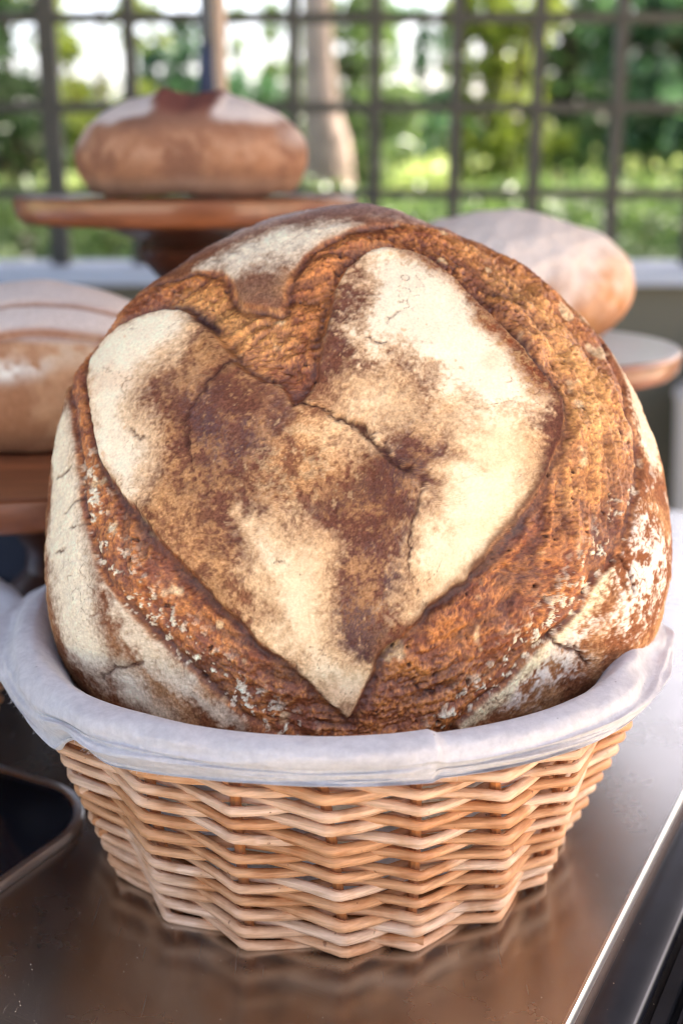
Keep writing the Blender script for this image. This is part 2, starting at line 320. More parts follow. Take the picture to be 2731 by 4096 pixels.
def hero_loaf():
    N = 1000; A, Cc, PW = .155, .085, 2.35
    s = np.linspace(-1, 1, N + 1); U, V = np.meshgrid(s, s); U = U.ravel(); V = V.ravel()
    big = np.abs(U) > np.abs(V)
    with np.errstate(all='ignore'):
        r = np.where(big, U, V)
        ph = np.where(big, (np.pi/4) * np.where(U == 0, 0, V/np.where(U == 0, 1, U)), np.pi/2 - (np.pi/4) * np.where(V == 0, 0, U/np.where(V == 0, 1, V)))
    x, y = r*np.cos(ph), r*np.sin(ph)
    rr = np.hypot(x, y); phi = np.arctan2(y, x)
    t = np.where(rr < .88, 1.95*rr/.88, 1.95 + (np.pi - 1.95)*(rr - .88)/.12)
    st, ct = np.sin(t), np.cos(t)
    lam = (np.abs(st)**PW + np.abs(ct)**PW)**(-1/PW)
    RR = r_prof(phi)
    P = np.c_[A*RR*lam*st*np.cos(phi), A*RR*lam*st*np.sin(phi), Cc*lam*ct]
    G = P.reshape(N+1, N+1, 3)
    def normals(G):
        du = np.gradient(G, axis=1); dv = np.gradient(G, axis=0); n = np.cross(du, dv)
        return n / (np.linalg.norm(n, axis=2, keepdims=True) + 1e-12)
    Nn = normals(G).reshape(-1, 3)
    X, Y = t*np.cos(phi), t*np.sin(phi)
    # domain warps
    n_c = fbm(P, .020, 3, off=3.1); n_m = fbm(P, .006, 3, off=9.2); n_f = fbm(P, .0016, 3, .7, off=5.7)
    n_c2 = fbm(P, .020, 3, off=33.1); n_m2 = fbm(P, .006, 3, off=19.2)
    Xe, Ye = X + .006*n_m + .004*n_c, Y + .006*n_m2 + .004*n_c2          # crisp skin edges
    Xp, Yp = X + .035*n_c + .02*n_m, Y + .035*n_c2 + .02*n_m2            # powdery patches
    dH = samp('H', Xe, Ye); dS = np.maximum(samp('SO', Xe, Ye), samp('SL', Xe, Ye))
    # soften the far rim of the heart's upper right (skin melts into the tear there)
    H = sm(dH, -.004, .012); S = sm(dS, -.004, .012) * (1 - H)
    Cr = 1 - np.maximum(H, S)
    def L(k, soft=.035, amp=.05, fine=.03):
        return sm(samp(k, Xp, Yp) + amp*.30*n_m + fine*.8*n_f, -soft*1.5 - .012, soft*1.5 - .012)
    # ---- relief (metres)
    big1 = fbm(P, .045, 3, off=1.3)
    # tear texture runs along the opening: stretch noise tangentially to heart centre
    th = np.arctan2(Y + .05, X - .0); rad = np.hypot(X, Y + .05)
    Q = np.c_[rad*.16, th*.055, P[:, 2]*.25]
    fib = ridge(Q, .0085, 4, .6, off=2.2); fib2 = ridge(P, .007, 4, .6, off=8.8); pits = fbm(P, .0024, 3, .6, off=4.4)
    h = .0011*big1
    h = h + H*(.0030) + S*.0009
    lipH = np.exp(-((dH - .03)/.022)**2); lipS = np.exp(-((dS - .03)/.025)**2)*(1-H)
    h = h + .0011*lipH*sm(n_c, -.3, .6) + .0004*lipS
    seamH = np.exp(-((dH + .016)/.015)**2); seamS = np.exp(-((dS + .014)/.013)**2)
    wob = .5 + .5*sm(n_c2, -.5, .5)
    h = h - Cr*(.0016*seamH*wob + .0010*seamS)
    n_v = fbm(P, .0011, 2, .7, off=15.7)
    rdg = ridge(np.c_[rad*.16, th*.022, P[:, 2]*.1], .007, 3, .5, off=17.)
    tp_ = .40 + .60*sm(-dS, .0, .09)*sm(-dH, .0, .05)
    h = h + Cr*tp_*(.0020*(rdg - .5) + .0014*(fib - .5) + .0007*(fib2 - .5) + .0004*pits + .0006*n_f + .0003*n_v + .0026*fbm(P, .018, 2, off=6.1))
    flr = np.maximum.reduce([L('W1'), L('W2'), L('W3'), L('W4')])
    h = h + (1-Cr)*(1-.75*flr)*(.00022*n_f + .0005*n_m)
    bub = sm(fbm(P, .0036, 2, off=55.), .90, 1.1)*Cr; h = h - .0018*bub
    # cracks
    cr_mask = np.zeros(len(P)); Xk, Yk = X + .012*n_m + .006*n_f, Y + .012*n_m2 + .006*n_f
    for k, (wd, dep) in dict(main=(.0088, .0022), left=(.0070, .0014), l2=(.0035, .0005), l3=(.0040, .0006), l4=(.0048, .0008), l5=(.0035, .0005),
                      l6=(.0045, .0009), l7=(.003, .0005), l8=(.0075, .0018), l9=(.007, .0015), l10=(.004, .0006), l11=(.005, .0009), l12=(.0035, .0005),
                      l13=(.006, .0009), l14=(.005, .0007), l15=(.0045, .0007), l16=(.005, .0007), l17=(.006, .001)).items():
        dd = samp('c_' + k, Xk, Yk); ww = wd*(.55 + .6*sm(n_c, -.6, .6))
        e = np.exp(-(dd/ww)**2); h = h - dep*e; cr_mask = np.maximum(cr_mask, np.exp(-(dd/(ww*1.05))**2))
    # web of hair cracks in dry flour skin
    q = P/.011 + .28*np.c_[n_m, n_m2, n_c]
    web = np.abs(fbm(P, .011, 2, .4, off=21.)) ; web2 = np.abs(fbm(P, .006, 2, .4, off=41.))
    hair = np.maximum(1 - sm(web, .0, .030), .8*(1 - sm(web2, 0, .028))) * sm(fbm(P, .018, 2, off=27.), .15, .5) * (1-Cr)
    h = h - .00035*hair
    # ---- colours (surface pigment, plus a sheen painted on the upper skin)
    cream, cream2, tan_, brown, dark, dusk = lin(248,226,192), lin(243,206,156), lin(212,156,100), lin(140,86,56), lin(82,42,32), lin(78,50,50)
    k = sm(.5*n_c + .45*n_m + .65*n_f, -.55, .75)
    base = mixc(np.tile(lin(128,78,54), (len(P), 1)), tan_, .85*sm(k, .15, 1))
    sp = sm(n_f + .4*n_m, .1, .9)
    dk = np.maximum.reduce([L('D1', .08, .10, .06), L('D2', .08, .10, .06), .7*L('D3', .09, .12, .06), .8*L('D4', .07, .1, .06), L('D5', .03, .05, .05), .6*L('D6', .06, .1, .06)])
    n_g = fbm(P, .0009, 2, .7, off=25.7)
    dk = np.clip(dk*1.4, 0, 1) * (.42 + .58*sm(n_c2 + .6*n_m2 + .8*n_f + .8*n_g, -.6, .5))
    darkc = mixc(np.tile(dark, (len(P), 1)), dusk, sm(fbm(P, .03, 2, off=14.), -.3, .4))
    col = mixc(base, darkc, .92*dk); col = mixc(col, tan_*.75, .5*dk*sm(n_f + .3*n_m2, .35, 1.0))
    tn = np.maximum.reduce([.7*L('T1', .07), .5*L('T2', .08, .12, .05), .65*L('T3', .06)]) * (.35 + .65*sm(n_m + n_f, -.6, .5))
    col = mixc(col, tan_*1.03, tn)
    crust_patch = sm(fbm(P, .0042, 4, .7, off=61.) + 1.0*np.exp(-((X - samp_c[0])**2 + (Y - samp_c[1])**2)/.035) - .9, .1, .25)
    col = mixc(col, lin(196,160,116), .5*crust_patch*H)
    wA = np.maximum.reduce([L('W1', .05), L('W2', .045, .05, .05)])
    wB = np.maximum.reduce([L('W3', .05), L('W4', .05), .75*L('W5', .07, .1, .05), .8*L('W6', .06)])
    col = mixc(col, mixc(np.tile(cream2, (len(P), 1)), cream, .35 + .3*sm(n_c, -.6, .6)), wB); col = mixc(col, cream, wA)
    wh = np.maximum(wA, wB); halo = 4*wh*(1 - wh)
    col = mixc(col, lin(226,172,112), .35*halo*H)
    col = mixc(col, tan_, wh*.6*sm(fbm(P, .0030, 2, off=71.), .86, 1.0)*sm(n_c, -.2, .5))
    col = mixc(col, lin(214,150,100), wh*sm(-n_c, .3, .9)*.25)
    red = L('D7', .03, .06, .07)*H
    col = mixc(col, mixc(np.tile(lin(122,62,34), (len(P), 1)), lin(200,160,110), .6*sm(n_f + .6*n_m, .15, .8)), red)
    # outer skin
    s_base = mixc(np.tile(lin(136,82,50), (len(P), 1)), lin(188,138,92), .8*sm(n_c + .6*n_m + .4*n_f, -.3, .9))
    flo = np.maximum.reduce([L('LF', .05), .8*L('LF2', .03), L('LF3', .05), L('TF', .05), .8*L('RS', .03, .06, .08)])
    gb = L('TB', .05)
    flo2 = np.maximum.reduce([L('RF', .05, .1, .09)*.85, L('RG', .05, .12, .12)*.9])
    s_col = mixc(s_base, lin(120,72,48), L('LD', .05, .1, .06)*.7)
    s_col = mixc(s_col, lin(128,90,70), gb*.8)
    upper = sm(Y, .75, 1.15)*sm(-X, -.9, .1)  # lavender sheen on the upper skin, painted into the colour
    s_col = mixc(s_col, mixc(np.tile(lin(166,138,128), (len(P), 1)), lin(206,190,182), sm(n_c + .6*n_m, -.3, .7)), upper*.8)
    s_col = mixc(s_col, cream, flo*.95); s_col = mixc(s_col, lin(232,218,200), flo2*sm(n_m + .8*n_f + .2, -.2, .5))
    s_col = mixc(s_col, lin(238,214,170), L('RC', .018, .03, .03)*.95)
    s_col = mixc(s_col, lin(226,208,186), .6*sm(fbm(P, .010, 4, .7, off=81.), .42, .7)*sm(X + .3*n_c, .6, 1.0))
    # tear
    c_k = sm(.5*(fib - .55) + .7*(fib2 - .55) + .42*n_c + .30*pits + .40*n_f + .25*n_v, -.38, .38)
    amber = np.maximum(L('CA', .1, .1, .05), .9*L('CB', .06, .1, .05))
    redd = np.maximum(L('CD', .06, .08, .06), .5*L('CE', .1, .1, .05))
    deep, redbrown, orange, gold = lin(78,38,24), lin(138,74,40), lin(196,122,62), lin(222,160,90)
    c_col = mixc(np.tile(redbrown, (len(P), 1)), orange, c_k)
    c_col = mixc(c_col, gold, amber*(.45 + .5*c_k)*.95); c_col = mixc(c_col, deep*1.3, redd*(1 - .75*c_k)*.8)
    c_col = mixc(c_col, deep, .55*sm(.40 - rdg + .10*n_c + .16*n_f, 0, .25)*(1 - .5*amber))
    c_col = mixc(c_col, lin(228,190,140), .8*sm(fbm(P, .012, 3, off=91.), .62, .85))
    c_col = mixc(c_col, deep, np.maximum(seamH*wob*sm(-dH, -.01, .01), .8*seamS)*.9*sm(n_m + .7, 0, .5))
    c_col = mixc(c_col, deep*.8, bub*.8)
    near = np.exp(-((dS + .05)/.06)**2)*sm(-Y, -.15, .1)
    fleck = near*sm(fbm(P, .0028, 3, .6, off=101.) + .25*n_c, .30, .42)
    c_col = mixc(c_col, lin(240,222,190), fleck*.95)
    h = h + .0006*fleck*Cr
    col = mixc(col, s_col, S); col = mixc(col, c_col, Cr)
    edge = lipH*sm(n_c + .2, -.1, .5)*H*(1 - .6*wh)
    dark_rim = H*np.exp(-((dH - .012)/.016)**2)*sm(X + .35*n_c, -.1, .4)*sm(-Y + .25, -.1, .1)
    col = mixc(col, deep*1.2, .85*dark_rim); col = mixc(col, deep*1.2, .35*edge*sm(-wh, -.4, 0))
    col = mixc(col, lin(78,40,28), np.clip(1.15*cr_mask, 0, 1)*.92)
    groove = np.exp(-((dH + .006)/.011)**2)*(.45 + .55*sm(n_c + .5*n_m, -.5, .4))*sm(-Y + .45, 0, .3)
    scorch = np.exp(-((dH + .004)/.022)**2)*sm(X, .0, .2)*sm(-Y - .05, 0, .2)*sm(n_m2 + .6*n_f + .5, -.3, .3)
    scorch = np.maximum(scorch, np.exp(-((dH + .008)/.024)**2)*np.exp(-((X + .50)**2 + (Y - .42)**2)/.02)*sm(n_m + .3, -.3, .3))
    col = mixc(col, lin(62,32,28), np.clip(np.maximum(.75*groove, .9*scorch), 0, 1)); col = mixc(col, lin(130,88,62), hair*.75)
    gr = (1 - .8*wh*H)*(1 - .7*np.maximum(flo, flo2)*S)
    col = col * (1 + .12*n_f[:, None]*gr[:, None] + .06*n_m[:, None] + (.42*n_g*gr)[:, None]*np.array([.85, 1, 1.1]))
    gloss = np.clip(Cr*(.6 + .5*sm(fbm(P, .014, 3, off=111.), -.2, .7)) + H*(1-wh)*.35*dk + S*upper*.55 + .15, 0, 1)
    gloss = gloss*(1 - .9*np.maximum(wh*H, np.maximum(flo, flo2)*S))*(1 - fleck)
    P2 = P + Nn*h[:, None]
    i = np.arange(N)[:, None]*(N+1) + np.arange(N)[None, :]
    F = np.stack([i, i+1, i+N+2, i+N+1], -1).reshape(-1, 4)
    o = mesh_obj('bread_loaf', P2, F, crust_mat('hero_crust'), None, True, {'crust': np.clip(col, .002, .9), 'gloss': gloss, 'grain': np.clip(.25 + .75*gr, 0, 1)})
    o.location = (.010, .562, .178); o.rotation_euler = (R(90 - 33), 0, 0)
    tag(o, 'big round crusty loaf with a floured heart on its face, propped in the lined basket', 'bread')
    return o
samp_c = (-.19, -.08)
hero_loaf()
# ------------------------------------------------------------------ wicker basket + liner
BC = (-.0035, .565)
def wall_r(z): return .112 + .375*z
ST_B = [-140,-120,-101,-82,-62,-40,-19.4,2.6,17.7,39,57.8,78,98,118,138,159,180,200]
ST_T = [-142,-118,-96,-74,-50,-29,-14.5,-2.0,12.0,24,38,58,80,104,130,156,180,199]
def stake_ang(i, z):
    f = min(1, z/.115); return R(ST_B[i]*(1-f) + ST_T[i]*f)
def pt(phi, r, z): return Vector((r*math.sin(phi), -r*math.cos(phi), z))

def willow_mat():
    m, nt, b = mat_new('willow')
    at = nd(nt, 'ShaderNodeAttribute', attribute_name='tone')
    c = ramp(nt, at.outputs['Fac'], [(0, lin(200,136,86)), (.35, lin(218,160,112)), (.7, lin(230,184,146)), (1, lin(236,198,166))])
    vec = coords(nt, (1, 1, 1)); v2 = coords(nt, (60, 60, 700))
    f = noise(nt, v2, 1.0, 4, .6); g = noise(nt, vec, 55, 3)
    mx = nd(nt, 'ShaderNodeMix', data_type='RGBA', blend_type='MULTIPLY'); mx.inputs['Factor'].default_value = 1
    nt.links.new(c, mx.inputs[6]); nt.links.new(ramp(nt, f, [(.3, (.70, .63, .55)), (.62, (1.06, 1.05, 1.03))]), mx.inputs[7])
    m2 = nd(nt, 'ShaderNodeMix', data_type='RGBA', blend_type='MULTIPLY'); m2.inputs['Factor'].default_value = 1
    nt.links.new(mx.outputs[2], m2.inputs[6]); nt.links.new(ramp(nt, g, [(.30, (.80, .66, .52)), (.5, (1, 1, 1))]), m2.inputs[7])
    # brown flecks / knots
    k = noise(nt, vec, 240, 2)
    m3 = nd(nt, 'ShaderNodeMix', data_type='RGBA'); nt.links.new(m2.outputs[2], m3.inputs[6]); m3.inputs[7].default_value = (*lin(120,66,34), 1)
    nt.links.new(ramp(nt, k, [(.71, (0, 0, 0)), (.76, (.75, .75, .75))]), m3.inputs[0])
    nt.links.new(m3.outputs[2], b.inputs['Base Color'])
    b.inputs['Roughness'].default_value = .5; b.inputs['Specular IOR Level'].default_value = .4
    b.inputs['Subsurface Weight'].default_value = .0
    bump(nt, b, f, .35, .0006)
    return m
WILLOW = willow_mat()
STAKE = simple('stake_willow', lin(178,112,62), .5, 0, 60, .25, 300, .0004)

def make_basket(label, group):
    root = empty('wicker_basket', (BC[0], BC[1], 0), label, 'basket', group)
    rr = random.Random(11); n = len(ST_B); rows = 12; pitch = .0097; z0 = .0032
    mb = MB()
    for row in range(rows):
        for k in (0, 1):
            pts = []; rad = []; tone = []
            base_r = rr.uniform(.00205, .0027); tn = rr.uniform(.25, .95); runl = rr.randint(4, 8); off = rr.randint(0, 6)
            zr = [rr.uniform(-.0014, .0014) for _ in range(n)]
            segtone = []; cur = tn
            for i in range(n):
                if (i + off) % runl == 0: cur = rr.uniform(.1, 1.0)
                segtone.append(cur)
            for i in range(n):
                i2 = (i+1) % n
                z = z0 + row*pitch
                s1 = 1 if (i + row + k) % 2 == 0 else -1
                # every second rod runs in front of this stake, its partner behind it
                s1 = 1 if (i + k) % 2 == 0 else -1; s2 = -s1 if (i2 != 0 or n % 2 == 0) else s1
                za, zb = z + zr[i], z + zr[i2]
                pa = stake_ang(i, z); pb = stake_ang(i2, z)
                if i2 == 0: pb += 2*math.pi
                amp_o, amp_i = .0072, .0042
                ra = wall_r(z) + (amp_o if s1 > 0 else -amp_i); rb = wall_r(z) + (amp_o if s2 > 0 else -amp_i)
                A = pt(pa, ra, za); B = pt(pb, rb, zb)
                tap = .0016
                for j, f in enumerate((.03, .10, .3, .5, .7, .90, .97)):
                    p = A.lerp(B, f)
                    p.z += (-tap if s1 > 0 else tap)*math.sin(math.pi*f)
                    pts.append(p)
                    rad.append(base_r*(1 + .05*math.sin(i*2.1 + k))); tone.append(segtone[i if f < .5 else i2]*.85 + .15*rr.random())
            mb.tube(pts, rad, 9, closed=True, t=tone)
    # butt ends of rods tucked behind a stake
    for q in range(16):
        i = rr.randrange(n); row = rr.randrange(rows); z = z0 + row*pitch + rr.uniform(-.001, .001); a = stake_ang(i, z)
        p0 = pt(a - .12, wall_r(z) + .0005, z + .0015); p1 = pt(a + .035, wall_r(z) + .0066, z + rr.uniform(-.001, .002))
        mb.tube([p0, p0.lerp(p1, .5), p1], [.0016, .0021, .0022], 9, t=rr.random())
    mb.build('woven_wall', WILLOW, root)
    # border under the liner
    mb = MB()
    for k in range(3):
        pts = []; 
        for i in range(120):
            a = 2*math.pi*i/120; ph = a*14 + k*2.094
            pts.append(pt(a, wall_r(.114) + .003*math.cos(ph), .1145 + .003*math.sin(ph)))
        mb.tube(pts, .0024, 8, closed=True, t=rr.random())
    mb.build('border', WILLOW, root)
    for i in range(n):
        mb = MB(); pts = [pt(stake_ang(i, z), wall_r(z) + .0004, z) for z in np.linspace(.0008, .113, 9)]
        mb.tube(pts, .0024, 8); mb.build('stake', STAKE, root)
    mb = MB(); mb.lathe([(0.001, .0015), (.100, .0015), (.106, .004), (.100, .0065), (.001, .0065)], 48); mb.build('base', STAKE, root)
    return root

def linen_mat():
    m, nt, b = mat_new('linen')
    vec = coords(nt)
    f = noise(nt, vec, 40, 4, .6)
    g = noise(nt, vec, 260, 3, .7)
    mx = nd(nt, 'ShaderNodeMix', data_type='RGBA', blend_type='MULTIPLY'); mx.inputs['Factor'].default_value = 1
    nt.links.new(ramp(nt, f, [(.3, lin(220,211,208)), (.7, lin(236,228,224))]), mx.inputs[6])
    nt.links.new(ramp(nt, g, [(.3, (.86, .85, .85)), (.7, (1.05, 1.05, 1.05))]), mx.inputs[7])
    # sparse specks
    k = noise(nt, vec, 330, 1)
    m3 = nd(nt, 'ShaderNodeMix', data_type='RGBA'); nt.links.new(mx.outputs[2], m3.inputs[6]); m3.inputs[7].default_value = (*lin(150,130,120), 1)
    nt.links.new(ramp(nt, k, [(.80, (0, 0, 0)), (.84, (.6, .6, .6))]), m3.inputs[0])
    nt.links.new(m3.outputs[2], b.inputs['Base Color'])
    b.inputs['Roughness'].default_value = .95; b.inputs['Specular IOR Level'].default_value = .1
    b.inputs['Sheen Weight'].default_value = .25; b.inputs['Sheen Roughness'].default_value = .5
    uv = nd(nt, 'ShaderNodeAttribute', attribute_name='weft'); 
    wv = nd(nt, 'ShaderNodeTexWave', wave_type='BANDS', bands_direction='X'); wv.inputs['Scale'].default_value = 1; wv.inputs['Distortion'].default_value = .6; wv.inputs['Detail'].default_value = 2
    wv2 = nd(nt, 'ShaderNodeTexWave', wave_type='BANDS', bands_direction='Y'); wv2.inputs['Scale'].default_value = 1; wv2.inputs['Distortion'].default_value = .6; wv2.inputs['Detail'].default_value = 2
    nt.links.new(uv.outputs['Vector'], wv.inputs['Vector']); nt.links.new(uv.outputs['Vector'], wv2.inputs['Vector'])
    mm = nd(nt, 'ShaderNodeMath', operation='ADD'); nt.links.new(wv.outputs['Fac'], mm.inputs[0]); nt.links.new(wv2.outputs['Fac'], mm.inputs[1])
    p = bump(nt, b, mm.outputs[0], .6, .0004)
    bump(nt, b, noise(nt, vec, 420, 4, .75), .8, .0008, p)
    return m
LINEN = linen_mat()

# liner control tables: angle (deg, 0 = towards the viewer, + = right), top height, hem height, outward bulge
LT = [(-180,.120,.095,.000,.146),(-140,.120,.095,.000,.146),(-115,.122,.095,.002,.144),(-100,.126,.098,.003,.141),(-85,.129,.100,.004,.141),(-72,.129,.101,.005,.143),(-62,.128,.100,.005,.146),
      (-56,.128,.096,.004,.149),(-51,.128,.091,.003,.150),(-47,.1275,.0955,.002,.151),(-44,.1275,.103,.002,.151),(-41,.1275,.109,.001,.152),(-38.5,.1275,.1105,.001,.152),(-37,.1275,.104,.002,.152),(-34,.1275,.102,.002,.152),(-28,.128,.1045,.002,.152),(-20,.128,.1075,.001,.153),(-10,.128,.1095,.001,.153),(0,.128,.1095,.001,.153),(9,.1285,.109,.002,.153),
      (13.4,.129,.1085,.002,.153),(14.8,.127,.1105,.000,.153),(22,.127,.1095,.001,.153),(34,.127,.108,.002,.153),(44,.127,.1055,.003,.152),(52,.128,.104,.004,.150),(62,.129,.103,.002,.144),(75,.129,.102,.001,.141),(90,.128,.100,.000,.141),(110,.124,.097,.002,.146),(140,.120,.095,0,.146),(180,.120,.095,0,.146)]
def liner_mesh():
    NA, = 1080,
    ang = np.linspace(-180, 180, NA, endpoint=False)
    T = np.array(LT); top, hem, bul, rin = [np.interp(ang, T[:, 0], T[:, k]) for k in (1, 2, 3, 4)]
    # light smoothing except at the seam
    def smo(a, n=9):
        k = np.ones(n)/n; return np.convolve(np.r_[a[-n:], a, a[:n]], k, 'same')[n:-n]
    seam = (np.abs(ang - 14) < 3)
    top, hem, bul, rin = [np.where(seam, a, smo(smo(a))) for a in (top, hem, bul, rin)]
    wr = np.vectorize(wall_r)
    prof = []
    def add(r, z): prof.append((r + np.zeros(NA), z + np.zeros(NA)))
    add(wr(.02)*0 + .100, top*0 + .018); add(rin*0 + .118, top*0 + .055); add(rin*0+.132, top*0 + .090); add(rin - .010, top - .022); add(rin - .003, top - .008)
    add(rin + .004, top - .0008); add(rin + .010, top); add(rin + .0160, top - .003)
    wt = wr(.118)
    for f in (.10, .2, .32, .45, .6, .75, .88, .97):
        z = (top - .006) * (1-f) + hem*f
        r = np.maximum(wr(np.minimum(z, .118)) + .0108, 0) + bul*np.sin(np.pi*min(1, f*1.1))*1.2
        r = r*(1) 
        rt = rin + .0185
        m = sm(np.array([f]), -.05, .35)[0]
        add(rt*(1-m) + r*m, z)
    add(wr(hem) + .0104, hem - .0003); add(wr(hem) + .0090, hem + .0006); add(wr(hem+.008) + .0085, hem + .008)
    prof = np.array(prof)      # (k,2,NA)
    # smooth interpolation along the profile (Catmull-Rom, 5 per span)
    K = prof.shape[0]; out = []
    for i in range(K - 1):
        p0, p1, p2, p3 = prof[max(i-1, 0)], prof[i], prof[i+1], prof[min(i+2, K-1)]
        for f in np.arange(0, 1, .2):
            out.append(.5*(2*p1 + (p2-p0)*f + (2*p0-5*p1+4*p2-p3)*f*f + (3*p1-p0-3*p2+p3)*f**3))
    out.append(prof[-1]); out = np.array(out); M = len(out)
    phi = np.radians(ang)[None, :]
    r, z = out[:, 0], out[:, 1]
    X = r*np.sin(phi); Y = -r*np.cos(phi)
    P = np.stack([X, Y, z], -1).reshape(-1, 3)
    v = np.linspace(0, 1, M)
    vv = np.repeat(v, NA); aa = np.tile(np.radians(ang), M)
    outer = sm(vv, .30, .45)
    q = np.c_[aa*1.1, vv*.9, P[:, 2]*0]
    # soft hanging folds: mostly running along the rim, plus gentle lumps
    w1 = fbm(np.c_[np.sin(aa)*.16, np.cos(aa)*.16, vv*.30], .075, 3, off=2.)
    w2 = fbm(np.c_[np.sin(aa)*.16, np.cos(aa)*.16, vv*.9 + .05*np.sin(aa*3)], .07, 2, off=12.)
    w3 = fbm(np.c_[np.sin(aa)*.16, np.cos(aa)*.16, vv*.35], .022, 2, off=22.)
    N = np.c_[np.sin(aa)*.86, -np.cos(aa)*.86, .5*np.ones_like(aa)]
    P = P + N*(outer*(.0038*w1 + .0028*w2 + .0011*w3) + (1-outer)*.0012*w3)[:, None]
    cr1 = ridge(np.c_[np.sin(aa)*.16, np.cos(aa)*.16, vv*.55], .045, 2, .4, off=31.)
    P = P + N*(outer*.0010*sm(cr1, .60, .98)*sm(w1, -.6, .4))[:, None]
    # long crease above the hem
    cre = np.exp(-((vv - .80 - .03*np.sin(aa*2.3+1))/.012)**2)*sm(np.sin(aa*1.7 + .4), -.2, .6)
    P = P - N*(.0009*cre)[:, None]
    # overlap seam: cloth to its left lies on top
    dang = (np.degrees(aa) - 14.0)
    st = np.where((dang < 0) & (dang > -20), np.exp(-(dang/9.)**2)*sm(-dang, 0., .35), 0)*outer
    P = P + N*(.0016*st)[:, None]
    i = np.arange(M-1)[:, None]*NA + np.arange(NA)[None, :]; i2 = np.arange(M-1)[:, None]*NA + (np.arange(NA)[None, :] + 1) % NA
    F = np.stack([i, i2, i2+NA, i+NA], -1).reshape(-1, 4)
    weft = np.c_[aa*.16*1100, np.repeat(np.r_[0, np.cumsum(np.linalg.norm(np.diff(out[:, :, NA//2], axis=0), axis=1))], NA)*1100, 0*aa]
    return P, F, weft
def make_liner(label, group):
    P, F, weft = liner_mesh()
    o = mesh_obj('cloth_liner', P, F, LINEN, None, True, {'weft': weft})
    o.location = (BC[0], BC[1], 0)
    tag(o, label, 'cloth', group)
    # loose lint hairs along the hem and the left fold
    rr = random.Random(3); mb = MB(); NA = 1080; M = len(P)//NA
    for _ in range(420):
        a = rr.randint(250, 480) if rr.random() < .75 else rr.randint(480, 820); j = rr.randint(int(M*.40), M - 14)
        p = Vector(P[j*NA + a]); nrm = Vector((p.x, p.y, 0)).normalized()
        L_ = rr.uniform(.0008, .0030); dr = (nrm + Vector((rr.uniform(-1, 1), rr.uniform(-1, 1), rr.uniform(-1, .3)))).normalized()
        b = Vector((rr.uniform(-1, 1), rr.uniform(-1, 1), rr.uniform(-1, 1)))*L_*.35
        mb.tube([p - nrm*.0002, p + dr*L_*.5 + b, p + dr*L_], [.00006, .00005, .00003], 3, caps=False)
    f = mb.build('lint', LINEN, o)
    return o
basket = make_basket('round willow basket on the steel counter holding the big loaf with the floury heart', 'cloth-lined bread baskets')
liner = make_liner('pale lilac linen cloth folded over the willow basket rim below the big heart loaf', 'cloth basket liners')
def copy_tree(o, parent=None):
    c = o.copy(); C.objects.link(c)
    if parent is not None: c.parent = parent
    for ch in list(o.children): copy_tree(ch, c)
    return c
b2 = copy_tree(basket); b2.location = (-.302, .572, 0); b2.rotation_euler = (0, 0, R(100)); b2.scale = (.8, .8, .8)
b2['label'] = 'smaller willow basket at the left edge of the counter, under its own lilac cloth'
l2 = copy_tree(liner); l2.location = (-.302, .572, 0); l2.rotation_euler = (0, 0, R(100)); l2.scale = (.8, .8, .8)
l2['label'] = 'rounded lilac cloth edge at the far left, touching the bigger cloth around the heart loaf'
# ------------------------------------------------------------------ setting: counter, floor, wall, grille, added shade canopy
AX = Vector((.472, .881, 0)).normalized(); BX = Vector((AX.y, -AX.x, 0)); O0 = Vector((.193, .595, 0))
def tp(a, b, z=0.):          # a = along the counter's right edge, b = outwards over that edge
    p = O0 + AX*a + BX*b; return (p.x, p.y, z)
def extr(mb, prof, a0, a1, t=0.):
    """extrude a (b,z) profile along the counter's edge"""
    n = len(prof); v = [tp(a0, b, z) for b, z in prof] + [tp(a1, b, z) for b, z in prof]
    f = [(i, i+1, n+i+1, n+i) for i in range(n-1)]
    mb.add(v, f, t)
def steel_mat():
    m, nt, b = mat_new('brushed_steel')
    b.inputs['Metallic'].default_value = 1
    a = R(28.2)
    vec = coords(nt)
    tc = nt.nodes.new('ShaderNodeTexCoord'); m1 = nt.nodes.new('ShaderNodeMapping'); m1.inputs['Rotation'].default_value = (0, 0, a)
    nt.links.new(tc.outputs['Object'], m1.inputs[0])
    m2 = nt.nodes.new('ShaderNodeMapping'); m2.inputs['Scale'].default_value = (14, 800, 14); nt.links.new(m1.outputs[0], m2.inputs[0])
    br = noise(nt, m2.outputs[0], 1, 4, .6)
    cl = noise(nt, vec, 7, 4, .6)
    nt.links.new(ramp(nt, cl, [(.3, (.42, .40, .38)), (.7, (.54, .52, .50))]), b.inputs['Base Color'])
    r1 = nd(nt, 'ShaderNodeMapRange'); nt.links.new(noise(nt, vec, 14, 5, .65), r1.inputs['Value'])
    r1.inputs['From Min'].default_value = .3; r1.inputs['From Max'].default_value = .7; r1.inputs['To Min'].default_value = .22; r1.inputs['To Max'].default_value = .30
    nt.links.new(r1.outputs[0], b.inputs['Roughness'])
    p = bump(nt, b, br, .22, .0002)
    # fine scratches: long thin streaks with a rougher surface
    prev = r1.outputs[0]
    for ang, sx, sy in ((.35, 420, 5), (1.7, 300, 4), (2.6, 520, 7)):
        mp = nt.nodes.new('ShaderNodeMapping'); mp.inputs['Rotation'].default_value = (0, 0, ang); mp.inputs['Scale'].default_value = (sx, sy*4, 1)
        nt.links.new(tc.outputs['Object'], mp.inputs[0])
        s_ = ramp(nt, noise(nt, mp.outputs[0], 1, 2, .5), [(.73, (0, 0, 0)), (.79, (.22, .22, .22))])
        ad = nd(nt, 'ShaderNodeMath', operation='ADD'); nt.links.new(prev, ad.inputs[0]); nt.links.new(s_, ad.inputs[1]); prev = ad.outputs[0]
    nt.links.new(prev, b.inputs['Roughness'])
    return m
